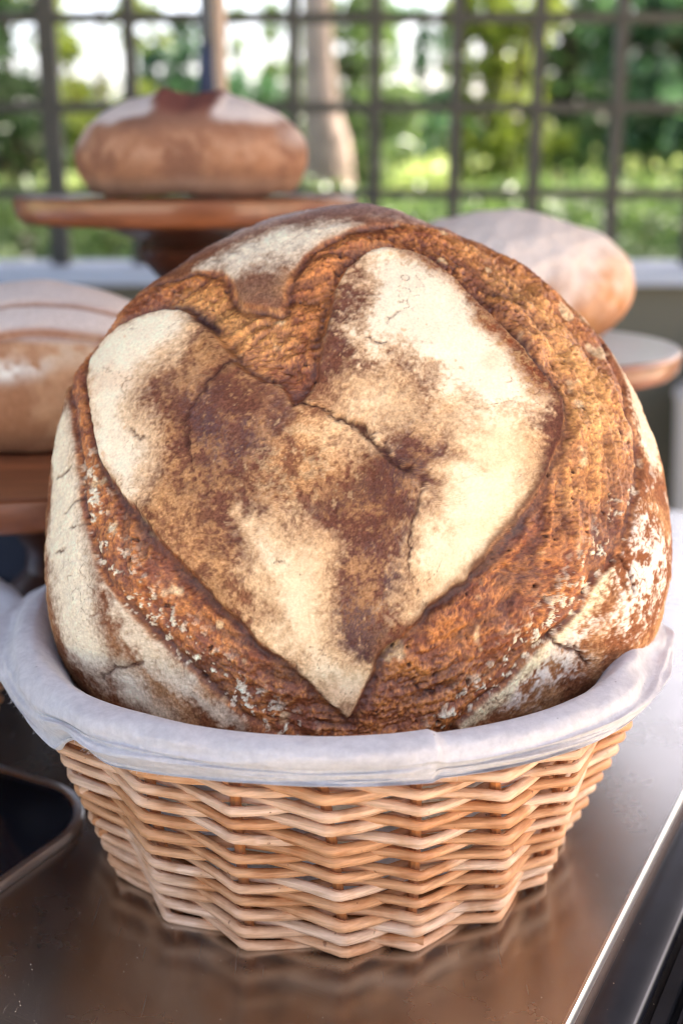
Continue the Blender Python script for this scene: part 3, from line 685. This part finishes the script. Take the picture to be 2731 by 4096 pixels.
STEEL = steel_mat()
CHROME = simple('polished_steel', (.78, .79, .80), .28, 1.)
BLACK = simple('black_enamel', (.012, .012, .014), .18, 0, 30, .3)
DARKM = simple('dark_anodised', (.030, .032, .040), .30, .6, 25, .25)
root = empty('steel_counter', (0, 0, 0), 'brushed steel counter carrying the baskets and stands, with black rails on its right edge', 'counter')
mb = MB()
L0, L1, WB = -.85, .565, 1.7
v = [tp(L0, 0), tp(L1, 0), tp(L1, -WB), tp(L0, -WB), tp(L0, 0, -.04), tp(L1, 0, -.04), tp(L1, -WB, -.04), tp(L0, -WB, -.04)]
mb.add(v, [(0, 1, 2, 3), (7, 6, 5, 4), (1, 5, 6, 2), (2, 6, 7, 3), (3, 7, 4, 0), (4, 5, 1, 0)]); mb.build('top', STEEL, root, False)
mb = MB(); extr(mb, [(-.0002, .0004), (.0012, .0006), (.0022, -.0004), (.0028, -.004)], L0, L1); mb.build('edge_strip', CHROME, root)
mb = MB(); extr(mb, [(.0028, -.004), (.006, -.0045)], L0, L1); mb.build('gasket', simple('worn_brown', lin(96,78,64), .5), root)
mb = MB(); extr(mb, [(.006, -.0045), (.0065, -.003), (.009, -.002), (.024, -.004), (.0255, -.0055), (.026, -.009)], L0, L1); mb.build('rail', DARKM, root)
mb = MB(); extr(mb, [(.026, -.009), (.029, -.010), (.030, -.0055), (.0355, -.0055), (.0365, -.011), (.0385, -.012), (.0395, -.007), (.0410, -.007), (.0415, -.012), (.0435, -.012), (.044, -.007), (.046, -.006), (.049, -.010), (.052, -.03)], L0, L1); mb.build('rail', BLACK, root)
mb = MB(); extr(mb, [(.052, -.03), (.10, -.035), (.16, -.02), (.17, -.9)], L0, L1); mb.build('apron', simple('blue_steel', (.42, .48, .56), .3, .9), root)
mb = MB()
for a, b in ((-.7, -.08), (.5, -.08), (-.7, -1.6), (.5, -1.6)):
    p = tp(a, b); mb.lathe([(.02, -.9), (.02, -.04)], 16, (p[0], p[1]))
    mb.build('leg', CHROME, root); mb = MB()

# inset tray with rounded corner at the left
def tray():
    root = empty('metal_tray', (0, 0, 0), 'dark glossy tray with rounded corner and polished steel rim left of the willow basket', 'tray')
    # corner centre measured in counter axes
    cx, cy = -.182, .555
    def rrect(off, z, r0=.040, la=.26, lb=.30):
        # rounded rectangle whose right-far corner sits near (cx,cy)
        pts = []; r = r0 + off
        A0, A1 = -la, 0.; B0, B1 = -lb, 0.
        for (ca, cb, s) in ((A1, B1, 0), (A1, B0, 90), (A0, B0, 180), (A0, B1, 270)):
            for k in range(13):
                t = R(s + k*7.5)
                da = math.cos(t)*r if s in (0, 90, 180, 270) else 0
                a = ca + (math.sin(R(90 - s - k*7.5)))*0 + 0
                pts.append((ca, cb, t, r))
        out = []
        for ca, cb, t, r in pts:
            # t=0 -> +B direction, t=90 -> +A ... walk: +B corner first
            out.append((ca, cb, t, r))
        res = []
        for (ca, cb, s0) in ((A0, B1, -90), (A1, B1, 0), (A1, B0, 90), (A0, B0, 180)):
            for k in range(13):
                t = R(s0 + k*7.5)
                p = Vector((cx, cy, 0)) + AX*(ca + r*math.sin(t)) + BX*(cb + r*math.cos(t))
                res.append((p.x, p.y, z))
        return res
    def loft(loops, name, mat, cap=False):
        mb = MB(); n = len(loops[0]); v = [p for l in loops for p in l]; f = []
        for i in range(len(loops)-1):
            for j in range(n): f.append((i*n+j, i*n+(j+1) % n, (i+1)*n+(j+1) % n, (i+1)*n+j))
        if cap: f.append(tuple((len(loops)-1)*n + j for j in range(n)))
        mb.add(v, f); return mb.build(name, mat, root)
    loft([rrect(.0045, .0003), rrect(.0045, .003), rrect(.0035, .0048), rrect(.0005, .0052), rrect(-.0010, .004)], 'rim', CHROME)
    loft([rrect(-.0010, .004), rrect(-.002, .0025), rrect(-.010, .0016), rrect(-.026, .0012)], 'well', simple('tray_black', (.010, .012, .017), .10, 0, 12, .3), True)
tray()

floor_m = simple('paving', lin(196,180,156), .8, 0, 3, .2, 40, .004)
lawn_m = simple('lawn', lin(84,98,58), .9, 0, 6, .5, 30, .02)
mb = MB(); mb.box(-6, 6, -9, 2.6, -1.0, -.9); o = mb.build('pavement', floor_m, None, False); tag(o, kind='structure')
mb = MB(); mb.add([(-200, -200, -.98), (200, -200, -.98), (200, 260, -.98), (-200, 260, -.98)], [(0, 1, 2, 3)]); o = mb.build('ground', lawn_m, None, False); tag(o, kind='structure')

# low olive wall with pale sill under the grille
GY = 2.2
wall = empty('low_wall', (0, GY, -.9), 'low dark olive wall with a pale blue-white sill, below the iron grille', 'wall')
def under(o, root): o.parent = root; o.matrix_parent_inverse = root.matrix_basis.inverted() if False else o.matrix_parent_inverse; o.location = [o.location[i] - root.location[i] for i in range(3)]
mb = MB(); mb.box(-2.6, 2.6, GY - .03, GY + .10, -.9, .138); under(mb.build('panel', simple('olive_paint', lin(82,80,68), .6, 0, 4, .12), None, False), wall)
mb = MB(); mb.box(-2.6, 2.6, GY - .09, GY + .13, .1385, .168); under(mb.build('sill', simple('sill_stone', lin(158,168,186), .6, 0, 5, .06), None, False, .004), wall)

IRON = simple('olive_iron', lin(52,49,42), .55, 0, 20, .15)
gr = empty('iron_grille', (0, GY, .168), 'dark olive iron grille of square openings standing on the sill behind the bread', 'grille')
sp = .1430; x00 = -.513
for i in range(-9, 16):
    x = x00 + i*sp; wdt = .017 if i == 0 else .0105
    mb = MB(); mb.box(x - wdt, x + wdt, GY - .010, GY + .010, .1685, .96); under(mb.build('bar', IRON, None, False, .001), gr)
for z in (.294, .4415, .589, .736, .88):
    mb = MB(); mb.box(-1.85, 1.75, GY - .006, GY + .0125, z - .0085, z + .0085); under(mb.build('crossbar', IRON, None, False, .001), gr)

# unseen canopy, added to shade the counter and darken its reflections
WOOD_D = simple('dark_wood', lin(46,34,28), .7, 0, 6, .2)
cn = empty('shade_canopy', (0, 0, -.9), 'unseen dark canopy added to shade the counter, above the picture', 'canopy')
mb = MB(); mb.box(-2.7, 2.7, .0, 3.3, 1.72, 1.80); under(mb.build('shade_roof', WOOD_D, None, False), cn)
mb = MB(); mb.box(-2.7, 2.7, GY - .02, GY + .02, .962, 1.7195); under(mb.build('header_blocker', WOOD_D, None, False), cn)  # added board, keeps high sky out of the counter's reflections
mb = MB(); mb.box(-2.7, -.66, GY - .05, GY - .022, .17, .961); under(mb.build('reflection_blocker', WOOD_D, None, False), cn)  # unseen board added so the left of the counter reflects dark
for x in (-2.6, 2.6):
    for y in (.10, 3.2):
        mb = MB(); mb.box(x - .05, x + .05, y - .05, y + .05, -.9, 1.7195); under(mb.build('post', WOOD_D, None, False), cn)

# thin tan pole and closed umbrella behind the far loaf
def pxy(px, y, z=.4): # world x of a display column at distance y
    dd = y*.9603 + (.335 - z)*.279; return (px - 784)/2703*dd
mb = MB(); mb.tube([(pxy(510, 1.72, .5) - .012, 1.72, -.9), (pxy(508, 1.72, .6), 1.72, 1.2), (pxy(508, 1.72, .6), 1.72, 1.7)], .0088, 16)
o = mb.build('wooden_pole', simple('tan_pole', lin(186,160,140), .7, 0, 20, .1)); tag(o, 'slim tan wooden pole rising behind the loaf on the far left stand', 'pole')
um = empty('closed_umbrella', (pxy(474, 1.66, .45), 1.66, .215), 'narrow closed dark blue umbrella hanging beside the tan pole', 'umbrella')
mb = MB(); mb.lathe([(.004, .0), (.010, .03), (.012, .10), (.012, .18), (.011, .235), (.008, .268), (.005, .285)], 12); mb.build('folded_cover', simple('navy_cloth', lin(36,46,74), .8, 0, 60, .4), um)
mb = MB(); mb.tube([(0, 0, .255), (-.004, 0, 1.1)], .0060, 8); mb.tube([(.006, -.012, .02), (.0065, -.0125, .11)], .005, 8); mb.build('shaft', BLACK, um)

# ------------------------------------------------------------------ stands
def wood_mat(name, c1, c2, coat=.6):
    m, nt, b = mat_new(name)
    vec = coords(nt, (3, 26, 26))
    f = noise(nt, vec, 2.2, 5, .6, .8)
    nt.links.new(ramp(nt, f, [(.25, c1), (.75, c2)]), b.inputs['Base Color'])
    b.inputs['Roughness'].default_value = .42; b.inputs['Coat Weight'].default_value = coat; b.inputs['Coat Roughness'].default_value = .14
    return m
W1m = wood_mat('oiled_acacia', lin(98,52,30), lin(154,92,56))
W2m = wood_mat('turned_dark_wood', lin(52,26,16), lin(86,44,26))
W3m = wood_mat('pale_wood_top', lin(170,158,146), lin(196,186,176), .8)  # paler wood colour for a single plate top
def stand(x, y, ztop, r, th, label, topmat=None, hub=.045, foot=.062):
    root = empty('bread_stand', (x, y, 0), label, 'stand', 'turned wooden pedestal stands carrying loaves')
    mb = MB(); mb.lathe([(.001, ztop - th), (r*.95, ztop - th), (r*.985, ztop - th*.8), (r, ztop - th*.4), (r, ztop - .002), (r*.992, ztop - .0008), (r*.985, ztop - .0006)], 96)
    mb.build('plate', W1m, root)
    mb = MB(); mb.lathe([(.001, ztop - .003), (r*.985, ztop - .0004), (r*.983, ztop), (.001, ztop)], 96); mb.build('plate_top', topmat or W1m, root)
    zb = ztop - th - .0005; h = zb
    prof = [(.001, 0.0), (foot, 0.0), (foot*1.02, .006), (foot*.95, .012), (foot*.6, .020), (foot*.42, .03), (hub*.55, h*.25), (hub*.72, h*.36), (hub*.45, h*.44), (hub*.42, h*.55), (hub*.62, h*.66), (hub*.68, h*.70), (hub*.45, h*.76), (hub*.55, h*.84), (hub*.9, h*.90), (hub*.95, h*.925), (hub*.85, h*.945), (hub*1.5, h*.985), (hub*1.55, zb), (.001, zb)]
    mb = MB(); mb.lathe(prof, 48); mb.build('pedestal', W2m, root)
    return root
stand(-.126, 1.00, .3145, .139, .0200, 'tall brown pedestal stand at the back left, its plate almost at eye level')
stand(-.205, .800, .163, .188, .0225, 'low broad wooden stand at the left edge, half hidden by the big loaf')
stand(.148, .93, .203, .117, .0200, 'wooden stand behind the big loaf on the right, its pale top showing', W3m)

# ------------------------------------------------------------------ far loaves
def far_loaf(loc, abc, label, paint, relief, rz=0., flat=-.55, n=(420, 260)):
    nu, nv = n; u = np.linspace(0, 2*np.pi, nu, endpoint=False); v = np.linspace(0, np.pi, nv)
    U, Vv = np.meshgrid(u, v); st, ct = np.sin(Vv), np.cos(Vv)
    lam = (np.abs(st)**2.1 + np.abs(ct)**2.1)**(-1/2.1)
    x, y, z = lam*st*np.cos(U), lam*st*np.sin(U), lam*ct
    z = np.where(z < flat, flat + (z - flat)*.06, z)
    P0 = np.stack([x, y, z], -1).reshape(-1, 3); P = P0*np.array(abc)
    G = P.reshape(nv, nu, 3); du = np.roll(G, -1, 1) - np.roll(G, 1, 1); dv = np.gradient(G, axis=0)
    Nn = np.cross(dv, du).reshape(-1, 3); Nn /= np.linalg.norm(Nn, axis=1, keepdims=True) + 1e-12
    col, gl = paint(P0, P); P2 = P + Nn*relief(P0, P)[:, None]
    i = np.arange(nv-1)[:, None]*nu + np.arange(nu)[None, :]; i2 = np.arange(nv-1)[:, None]*nu + (np.arange(nu)[None, :]+1) % nu
    F = np.stack([i, i+nu, i2+nu, i2], -1).reshape(-1, 4)
    o = mesh_obj('bread_loaf', P2, F, FARM, None, True, {'crust': np.clip(col, .002, .9), 'gloss': gl, 'grain': np.full(len(P), .6)})
    zb = P2[:, 2].min(); o.location = (loc[0], loc[1], loc[2] - zb + .0004); o.rotation_euler = (0, 0, rz)
    tag(o, label, 'bread'); return o
FARM = crust_mat('far_crust', .6)
flour_c, brown_c, orange_c, redd_c = lin(226,212,200), lin(150,98,66), lin(188,122,74), lin(112,62,44)
def paintA(P0, P):       # dome with a tear on top, flour either side
    n1, n2 = fbm(P, .03, 4), fbm(P, .010, 3, off=5.)
    c = mixc(np.tile(lin(140,98,76), (len(P), 1)), lin(166,118,88), sm(n1 + .4*n2, -.4, .6))
    c = mixc(c, lin(190,148,120), .6*sm(n2 + .5*n1, .0, .9)*sm(.55 - P0[:, 2], 0, .5)*sm(P0[:, 2], -.2, .1))
    c = mixc(c, lin(196,152,122), .6*np.exp(-((P0[:, 2] + .40)/.10)**2))
    c = mixc(c, lin(136,98,82), .65*sm(P0[:, 2] + .1*n1, .25, .60))
    top = sm(P0[:, 2] + .10*n1 + .18*np.abs(P0[:, 0]), .60, .76); side = sm(np.abs(P0[:, 0] - .02) + .05*n1, .20, .30)
    c = mixc(c, lin(226,210,200), top*side*.9)
    c = mixc(c, lin(128,76,64), sm(P0[:, 2] + .08*n1, .55, .85)*(1 - side))
    c = mixc(c, lin(206,184,172), .75*sm(np.abs(P0[:, 0]) + .06*n1, .72, .92)*sm(P0[:, 2], .05, .35))
    return c, .05 + 0*n1
def relA(P0, P):
    return .003*fbm(P, .05, 3) - .004*np.exp(-((P0[:, 0] - .03)/.10)**2)*sm(P0[:, 2], .5, .9) + .003*np.exp(-((np.abs(P0[:, 0] - .03) - .24)/.06)**2)*sm(P0[:, 2], .5, .9)
far_loaf((-.121, 1.00, .3145), (.094, .085, .051), 'brown dome loaf with torn top between two floury patches, on the tall back left stand', paintA, relA)
def arcs(P0):
    # curved score lines over the dome
    rad = np.hypot(P0[:, 0] + .15, P0[:, 1] + .9)
    return rad
def paintB(P0, P):
    n1, n2 = fbm(P, .03, 4), fbm(P, .010, 3, off=5.)
    c = mixc(np.tile(lin(168,118,84), (len(P), 1)), lin(196,150,112), sm(n1 + .5*n2, -.4, .6))
    zz = P0[:, 2] - .10*P0[:, 0] + .40*P0[:, 0]**2
    c = mixc(c, flour_c*1.02, .85*sm(zz + .06*n1, .52, .66))
    e1 = np.exp(-((zz - .63 + .25*(P0[:, 0] - .3)**2)/.035)**2); e2_ = np.exp(-((zz - .88 + .15*P0[:, 0]**2)/.02)**2)
    c = mixc(c, lin(158,104,70), np.clip(e1 + e2_, 0, 1)*.9)
    ft = np.exp(-((P0[:, 2] - .27)/.10)**2)*sm(.32 - np.abs(P0[:, 0] + .10) + .12*n1, -.05, .12)*sm(-P0[:, 1], .2, .5)
    c = mixc(c, lin(232,222,206), np.clip(ft*1.1*sm(n2 + .6, 0, .5), 0, 1))
    c = mixc(c, lin(216,190,160), .7*sm(n2 + .4*n1, .25, .6)*np.exp(-((P0[:, 2] - .42)/.14)**2))
    return c, .05 + 0*n1
def relB(P0, P):
    zz = P0[:, 2] - .10*P0[:, 0] + .40*P0[:, 0]**2
    return .0025*fbm(P, .05, 3) - .004*np.exp(-((zz - .60 + .25*(P0[:, 0] - .3)**2)/.03)**2) - .003*np.exp(-((zz - .88 + .15*P0[:, 0]**2)/.02)**2)
far_loaf((-.205, .80, .163), (.098, .10, .060), 'round pale brown loaf with curved scores and white flour patch on the low left stand', paintB, relB, 0, -.62)
def paintC(P0, P):
    n1, n2 = fbm(P, .03, 4), fbm(P, .008, 3, off=5.)
    c = mixc(np.tile(lin(196,138,92), (len(P), 1)), lin(176,120,82), sm(n1, -.4, .6))
    k = sm(P0[:, 2] + .30*n1 + .22*n2 - .12*P0[:, 0], -.45, .65)
    c = mixc(c, lin(244,230,216), .80*k)
    return c, .1 + 0*n1
def relC(P0, P): return .003*fbm(P, .05, 3) + .0008*fbm(P, .01, 2)
far_loaf((.125, .945, .203), (.104, .072, .058), 'smooth oval loaf dusted all over with flour, on the right stand behind the big loaf', paintC, relC, R(-14), -.7)

# pale bin on the floor by the wall, far right
bn = MB(); bn.lathe([(.10, -.9), (.14, -.25), (.15, -.05), (.155, -.04), (.15, -.03), (.08, -.015), (.001, -.01)], 40, (.73, 2.0))
o = bn.build('storage_bin', simple('bin_white', lin(226,222,222), .5)); tag(o, 'whitish round lidded bin standing against the olive wall at the far right', 'bin')

# flakes of crust and flour fallen on the steel
mb = MB(); rr = random.Random(8)
for _ in range(230):
    if rr.random() < .85: x, y = -.15 + abs(rr.gauss(0, .05)), .40 + rr.gauss(0, .035)
    else: x, y = rr.uniform(-.05, .14), rr.uniform(.36, .47)
    s_ = rr.choice([.00012, .00015, .0002, .0003]) ; a = rr.uniform(0, 6.28)
    q = [(x + s_*math.cos(a + k*1.57)*rr.uniform(.6, 1.3), y + s_*math.sin(a + k*1.57)*rr.uniform(.6, 1.3), .00025) for k in range(4)]
    mb.add(q + [(x, y, .00025 + s_*.7)], [(0, 1, 4), (1, 2, 4), (2, 3, 4), (3, 0, 4)])
o = mb.build('bread_crumbs', simple('flake', lin(226,200,170), .8), None, False); tag(o, 'tiny flakes of crust and flour scattered over the steel counter', 'crumbs', None, 'stuff')

# navy container under the low stand
nb = empty('storage_box', (-.41, .985, 0), 'dark navy box standing under the low stand at the left edge', 'box')
mb = MB(); mb.box(-.15, .152, -.05, .05, .0004, .118); mb.build('body', simple('navy_plastic', lin(38,44,60), .5, 0, 12, .15), nb, False, .006)
mb = MB(); mb.box(-.153, .155, -.053, .053, .1185, .128); mb.build('lid', simple('navy_lid', lin(34,38,52), .5, 0, 12, .15), nb, False, .003)
# ------------------------------------------------------------------ greenery beyond the grille
def leaf_mat(name, c1, c2, tr=.35):
    m = bpy.data.materials.new(name); m.use_nodes = True; nt = m.node_tree; nt.nodes.clear()
    out = nd(nt, 'ShaderNodeOutputMaterial'); d_ = nd(nt, 'ShaderNodeBsdfPrincipled'); t_ = nd(nt, 'ShaderNodeBsdfTranslucent'); mx = nd(nt, 'ShaderNodeMixShader')
    at = nd(nt, 'ShaderNodeAttribute', attribute_name='tone'); c = ramp(nt, at.outputs['Fac'], [(0, c1), (1, c2)])
    nt.links.new(c, d_.inputs['Base Color']); d_.inputs['Roughness'].default_value = .35
    cc = nd(nt, 'ShaderNodeMix', data_type='RGBA', blend_type='MULTIPLY'); cc.inputs['Factor'].default_value = 1
    nt.links.new(c, cc.inputs[6]); cc.inputs[7].default_value = (1.35, 1.45, .95, 1); nt.links.new(cc.outputs[2], t_.inputs['Color'])
    mx.inputs[0].default_value = tr; nt.links.new(d_.outputs[0], mx.inputs[1]); nt.links.new(t_.outputs[0], mx.inputs[2]); nt.links.new(mx.outputs[0], out.inputs[0])
    return m
def leaves(cent, size, rng, tone=None):
    n = len(cent)
    a = rng.normal(size=(n, 3)); a /= np.linalg.norm(a, axis=1, keepdims=True)
    b = rng.normal(size=(n, 3)); b -= a*(a*b).sum(1, keepdims=True); b /= np.linalg.norm(b, axis=1, keepdims=True)
    s = (size*rng.uniform(.6, 1.3, n))[:, None]; nn = np.cross(a, b)
    P = np.stack([cent - a*s, cent - b*s*.42 + nn*s*.10, cent + a*s, cent + b*s*.42 + nn*s*.10], 1).reshape(-1, 3)
    F = np.arange(4*n).reshape(n, 4); t = np.repeat(rng.random(n) if tone is None else tone, 4)
    return P, F, t
BARK = simple('bark_pale', lin(158,138,124), .85, 0, 9, .25, 30, .01)
BARKD = simple('bark_brown', lin(96,78,62), .85, 0, 9, .25, 30, .01)
def tree(x, y, h, clumps, nleaf, size, mat, label, trunk_r=.022, bark=None, seed=1, zbase=-.98, group='trees in the garden beyond the grille', kind='leafy_tree'):
    rng = np.random.default_rng(seed)
    root = empty(kind, (x, y, zbase), label, 'tree' if 'tree' in kind else 'shrub', group)
    mb = MB(); top = max(c[2] for c in clumps) - zbase
    pts = [(0, 0, 0), (.02, 0, (.6 - zbase)*.5), (0, 0, .8 - zbase), (.05, 0, max(top, 1.5 - zbase))]
    mb.tube(pts, [trunk_r*1.5, trunk_r, trunk_r*.7, trunk_r*.35], 14)
    for (cx, cy, cz, r) in clumps:
        z0 = max(.2, (cz - zbase)*.55)
        mb.tube([(0, 0, z0), (cx*.5, cy*.5, (z0 + cz - zbase)/2 + .05), (cx, cy, cz - zbase)], [trunk_r*.4, trunk_r*.25, .01], 7)
    mb.build('trunk' if 'tree' in kind else 'stem', bark or BARKD, root)
    w_ = np.array([c[3]**2 for c in clumps]); w_ = w_/w_.sum(); idx = rng.choice(len(clumps), nleaf, p=w_)
    cl = np.array(clumps)[idx]
    dr = rng.normal(size=(nleaf, 3)); dr /= np.linalg.norm(dr, axis=1, keepdims=True)
    # twig-wise tufts give ragged gaps
    rad = cl[:, 3:4]*rng.random((nleaf, 1))**.45
    p = cl[:, :3] + dr*rad*np.array([1.1, 1, .85]); p[:, 2] -= zbase
    tw = np.round(p/(size*5))*(size*5); p = p*.45 + tw*.55 + rng.normal(size=p.shape)*size*.8
    P, F, t = leaves(p, size, rng)
    mesh_obj('crown' if 'tree' in kind else 'foliage', P, F, mat, root, False, {'tone': t})
    return root
G_dark = leaf_mat('leaf_dark', lin(50,70,48), lin(82,106,70))
G_mid = leaf_mat('leaf_mid', lin(74,94,58), lin(112,132,82))
G_yel = leaf_mat('leaf_yellow', lin(118,132,54), lin(160,168,80), .45)
G_blue = leaf_mat('leaf_bluegreen', lin(58,92,66), lin(92,124,92))
G_sunlit = leaf_mat('leaf_sunlit', lin(150,166,92), lin(206,212,150), .3)  # pale leaf colour standing in for sun on the hedge top
def X(px, y): return (px - 784)/2703*(y*.9603)
def Z(py, y): # height of a display row at distance y
    return .335 + y*math.tan(-R(16.2) - math.atan((py - 1176)/2703))
rs = np.random.default_rng(21)
def clump_at(px, py, y, rpx, x0):   # blob centre in picture units of 1568x2352 turned into metres at distance y
    return (X(px, y) - x0, rs.uniform(-.25, .25), Z(py, y), rpx/2703*y)
def tree_px(px0, y, blobs, nleaf, size, mat, label, seed, **kw):
    x0 = X(px0, y); cl = [clump_at(a, b, y, c, x0) for a, b, c in blobs]
    return tree(x0, y, 3, cl, nleaf, size, mat, label, seed=seed, **kw)
# the pale trunk in the middle
yT = 7.0
t_ = empty('leafy_tree', (X(745, yT), yT, -.98), 'tree with thick pale trunk flaring at its base, seen through the middle of the grille', 'tree', 'trees in the garden beyond the grille')
mb = MB(); x = X(745, yT)
mb.tube([(.03, 0, 0), (.025, 0, .9), (.02, 0, Z(430, yT)+.98), (.01, 0, Z(330, yT)+.98), (-.02, 0, Z(255, yT)+.98), (-.04, 0, Z(120, yT)+.98), (-.05, 0, 3.2), (0, 0, 4.6)], [.19, .165, .150, .135, .105, .085, .075, .05], 24)
mb.build('trunk', BARK, t_)
rng = np.random.default_rng(77)
cl = [(rs.uniform(-1.6, 1.6), rs.uniform(-.8, 1.4), rs.uniform(3.3, 5.2), rs.uniform(.4, .8)) for _ in range(16)]
mb = MB()
for c in cl: mb.tube([(-.03, 0, 3.0), (c[0]*.5, c[1]*.5, (3.1 + c[2])/2), c[:3]], [.035, .025, .01], 7)
mb.build('branches', BARKD, t_)
ii = rng.integers(0, len(cl), 9000); ca = np.array(cl)[ii]; dd = rng.normal(size=(9000, 3)); dd /= np.linalg.norm(dd, axis=1, keepdims=True)
P, F, t = leaves(ca[:, :3] + dd*ca[:, 3:4]*rng.random((9000, 1))**.4, .05, rng); mesh_obj('crown', P, F, G_mid, t_, False, {'tone': t})

tree_px(40, 5.2, [(0,160,90),(40,260,90),(-40,60,80),(70,330,70),(10,380,70),(60,200,50),(60,40,50),(-80,200,120)], 5200, .030, G_dark, 'dark green tree at the far left edge behind the grille', 1)
tree_px(240, 6.0, [(150,280,70),(220,300,70),(290,310,60),(180,200,40),(320,260,50),(340,60,40),(150,90,40),(140,20,50),(250,370,80),(330,370,70)], 5200, .034, G_yel, 'yellow-green tree behind the left of the grille, above the far left loaf', 2)
tree_px(420, 7.5, [(420,160,80),(460,260,80),(380,300,80),(450,70,45),(350,160,40),(420,370,90),(560,340,90),(520,250,70),(600,240,60),(540,190,30)], 7000, .036, G_blue, 'blue-green tree behind the tan pole', 3)
tree_px(620, 9.0, [(640,220,60),(600,330,90),(650,300,70),(660,150,40),(540,120,25),(640,60,35),(690,380,80),(520,30,30)], 5000, .040, G_mid, 'mid green tree just left of the pale trunk, seen above the far left stand', 4)
tree_px(820, 8.2, [(810,180,55),(830,260,70),(860,330,80),(790,100,40),(860,60,45),(900,250,60),(800,370,80),(830,20,40),(780,30,40),(740,60,34),(790,150,40),(850,130,36)], 7600, .036, G_mid, 'mid green tree just right of the pale trunk', 5)
tree_px(960, 10.0, [(960,290,80),(930,370,90),(1020,300,80),(1030,380,90),(990,60,40),(930,210,36),(890,120,34),(1030,130,34),(1010,230,40),(900,30,40),(1040,20,36),(960,130,26)], 7600, .042, G_blue, 'thin blue-green tree in the bright gap right of centre', 6)
tree_px(1140, 5.6, [(1120,60,70),(1170,150,70),(1110,180,60),(1180,60,60),(1130,280,80),(1190,320,80),(1090,340,70),(1210,220,40),(1100,10,60),(1200,10,60)], 6400, .032, G_yel, 'bright yellow-green tree standing right of centre behind the grille', 7)
tree_px(1310, 6.4, [(1300,80,80),(1350,180,90),(1270,240,80),(1330,300,90),(1260,340,70),(1270,20,60),(1370,60,70),(1230,130,45)], 9500, .034, G_dark, 'dense dark tree behind the right part of the grille', 8)
tree_px(1480, 5.8, [(1450,60,90),(1520,160,100),(1460,260,90),(1540,300,100),(1420,180,70),(1600,80,100),(1420,330,70),(1520,20,90)], 10500, .032, G_blue, 'dense blue-green tree at the right edge of the grille', 9)
# hedges
def hedge(x0, x1, y, z1, dep, n, size, mats, label, seed, sunlit_top=.0, zb=-.98):
    rng = np.random.default_rng(seed); root = empty('garden_hedge', ((x0+x1)/2, y, zb), label, 'hedge', 'clipped hedges in the garden')
    p = np.c_[rng.uniform(x0, x1, n) - (x0+x1)/2, rng.uniform(0, dep, n), rng.random(n)**.7*(z1 - zb)]
    nz = fbm(np.c_[p[:, 0], p[:, 1], 0*p[:, 0]], .5, 3); p[:, 2] *= 1 + .05*nz; p[:, 1] += .12*fbm(p, .4, 2, off=3.)
    P, F, t = leaves(p, size, rng)
    mesh_obj('foliage', P, F, mats[0], root, False, {'tone': t})
    if sunlit_top:
        m_ = int(n*.35); q = np.c_[rng.uniform(x0, x1, m_) - (x0+x1)/2, rng.uniform(-.05, dep, m_), (z1 - zb) - sunlit_top*rng.random(m_)**1.5*1.0 + .03*rng.normal(size=m_)]
        q[:, 2] += .05*fbm(np.c_[q[:, 0], q[:, 1], 0*q[:, 0]], .35, 2)
        P, F, t = leaves(q, size, rng); mesh_obj('sunlit_leaves', P, F, mats[1], root, False, {'tone': t})  # lighter top leaves: the sunlight is put into their colour
    mb = MB()
    for k in range(int((x1-x0)/.35)):
        xx = x0 + .17 + k*.35 - (x0+x1)/2; mb.tube([(xx, dep*.5, 0), (xx + .04, dep*.5, (z1-zb)*.5), (xx, dep*.5, (z1-zb)*.85)], [.03, .02, .008], 6)
    mb.build('stems', BARKD, root)
hedge(-3.2, 3.2, 4.6, Z(452, 4.6), .6, 26000, .026, (G_dark, G_mid), 'low dark green hedge right behind the sill, crossing the whole grille', 31, .12)
hedge(-4.6, 4.6, 8.6, Z(372, 8.6), .9, 22000, .036, (G_mid, G_sunlit), 'hedge farther back with sunlight coloured into the pale yellow-green leaves along its top', 32, .22)
# far wood that closes the view low down
def woods():
    rng = np.random.default_rng(55); n = 26000
    x = rng.uniform(-11, 11, n); nz = fbm(np.c_[x, 0*x, 0*x], 1.6, 3)
    top = Z(235, 16) + .35*nz + .5*(x > 2.6)
    p = np.c_[x, 16 + rng.uniform(0, 2.2, n), -.98 + rng.random(n)**.8*(top + .98)]
    P, F, t = leaves(p, .085, rng); o = mesh_obj('far_woods', P, F, G_dark, None, False, {'tone': t}); tag(o, 'mass of distant dark trees at the end of the garden', 'woods', None, 'stuff')
woods()
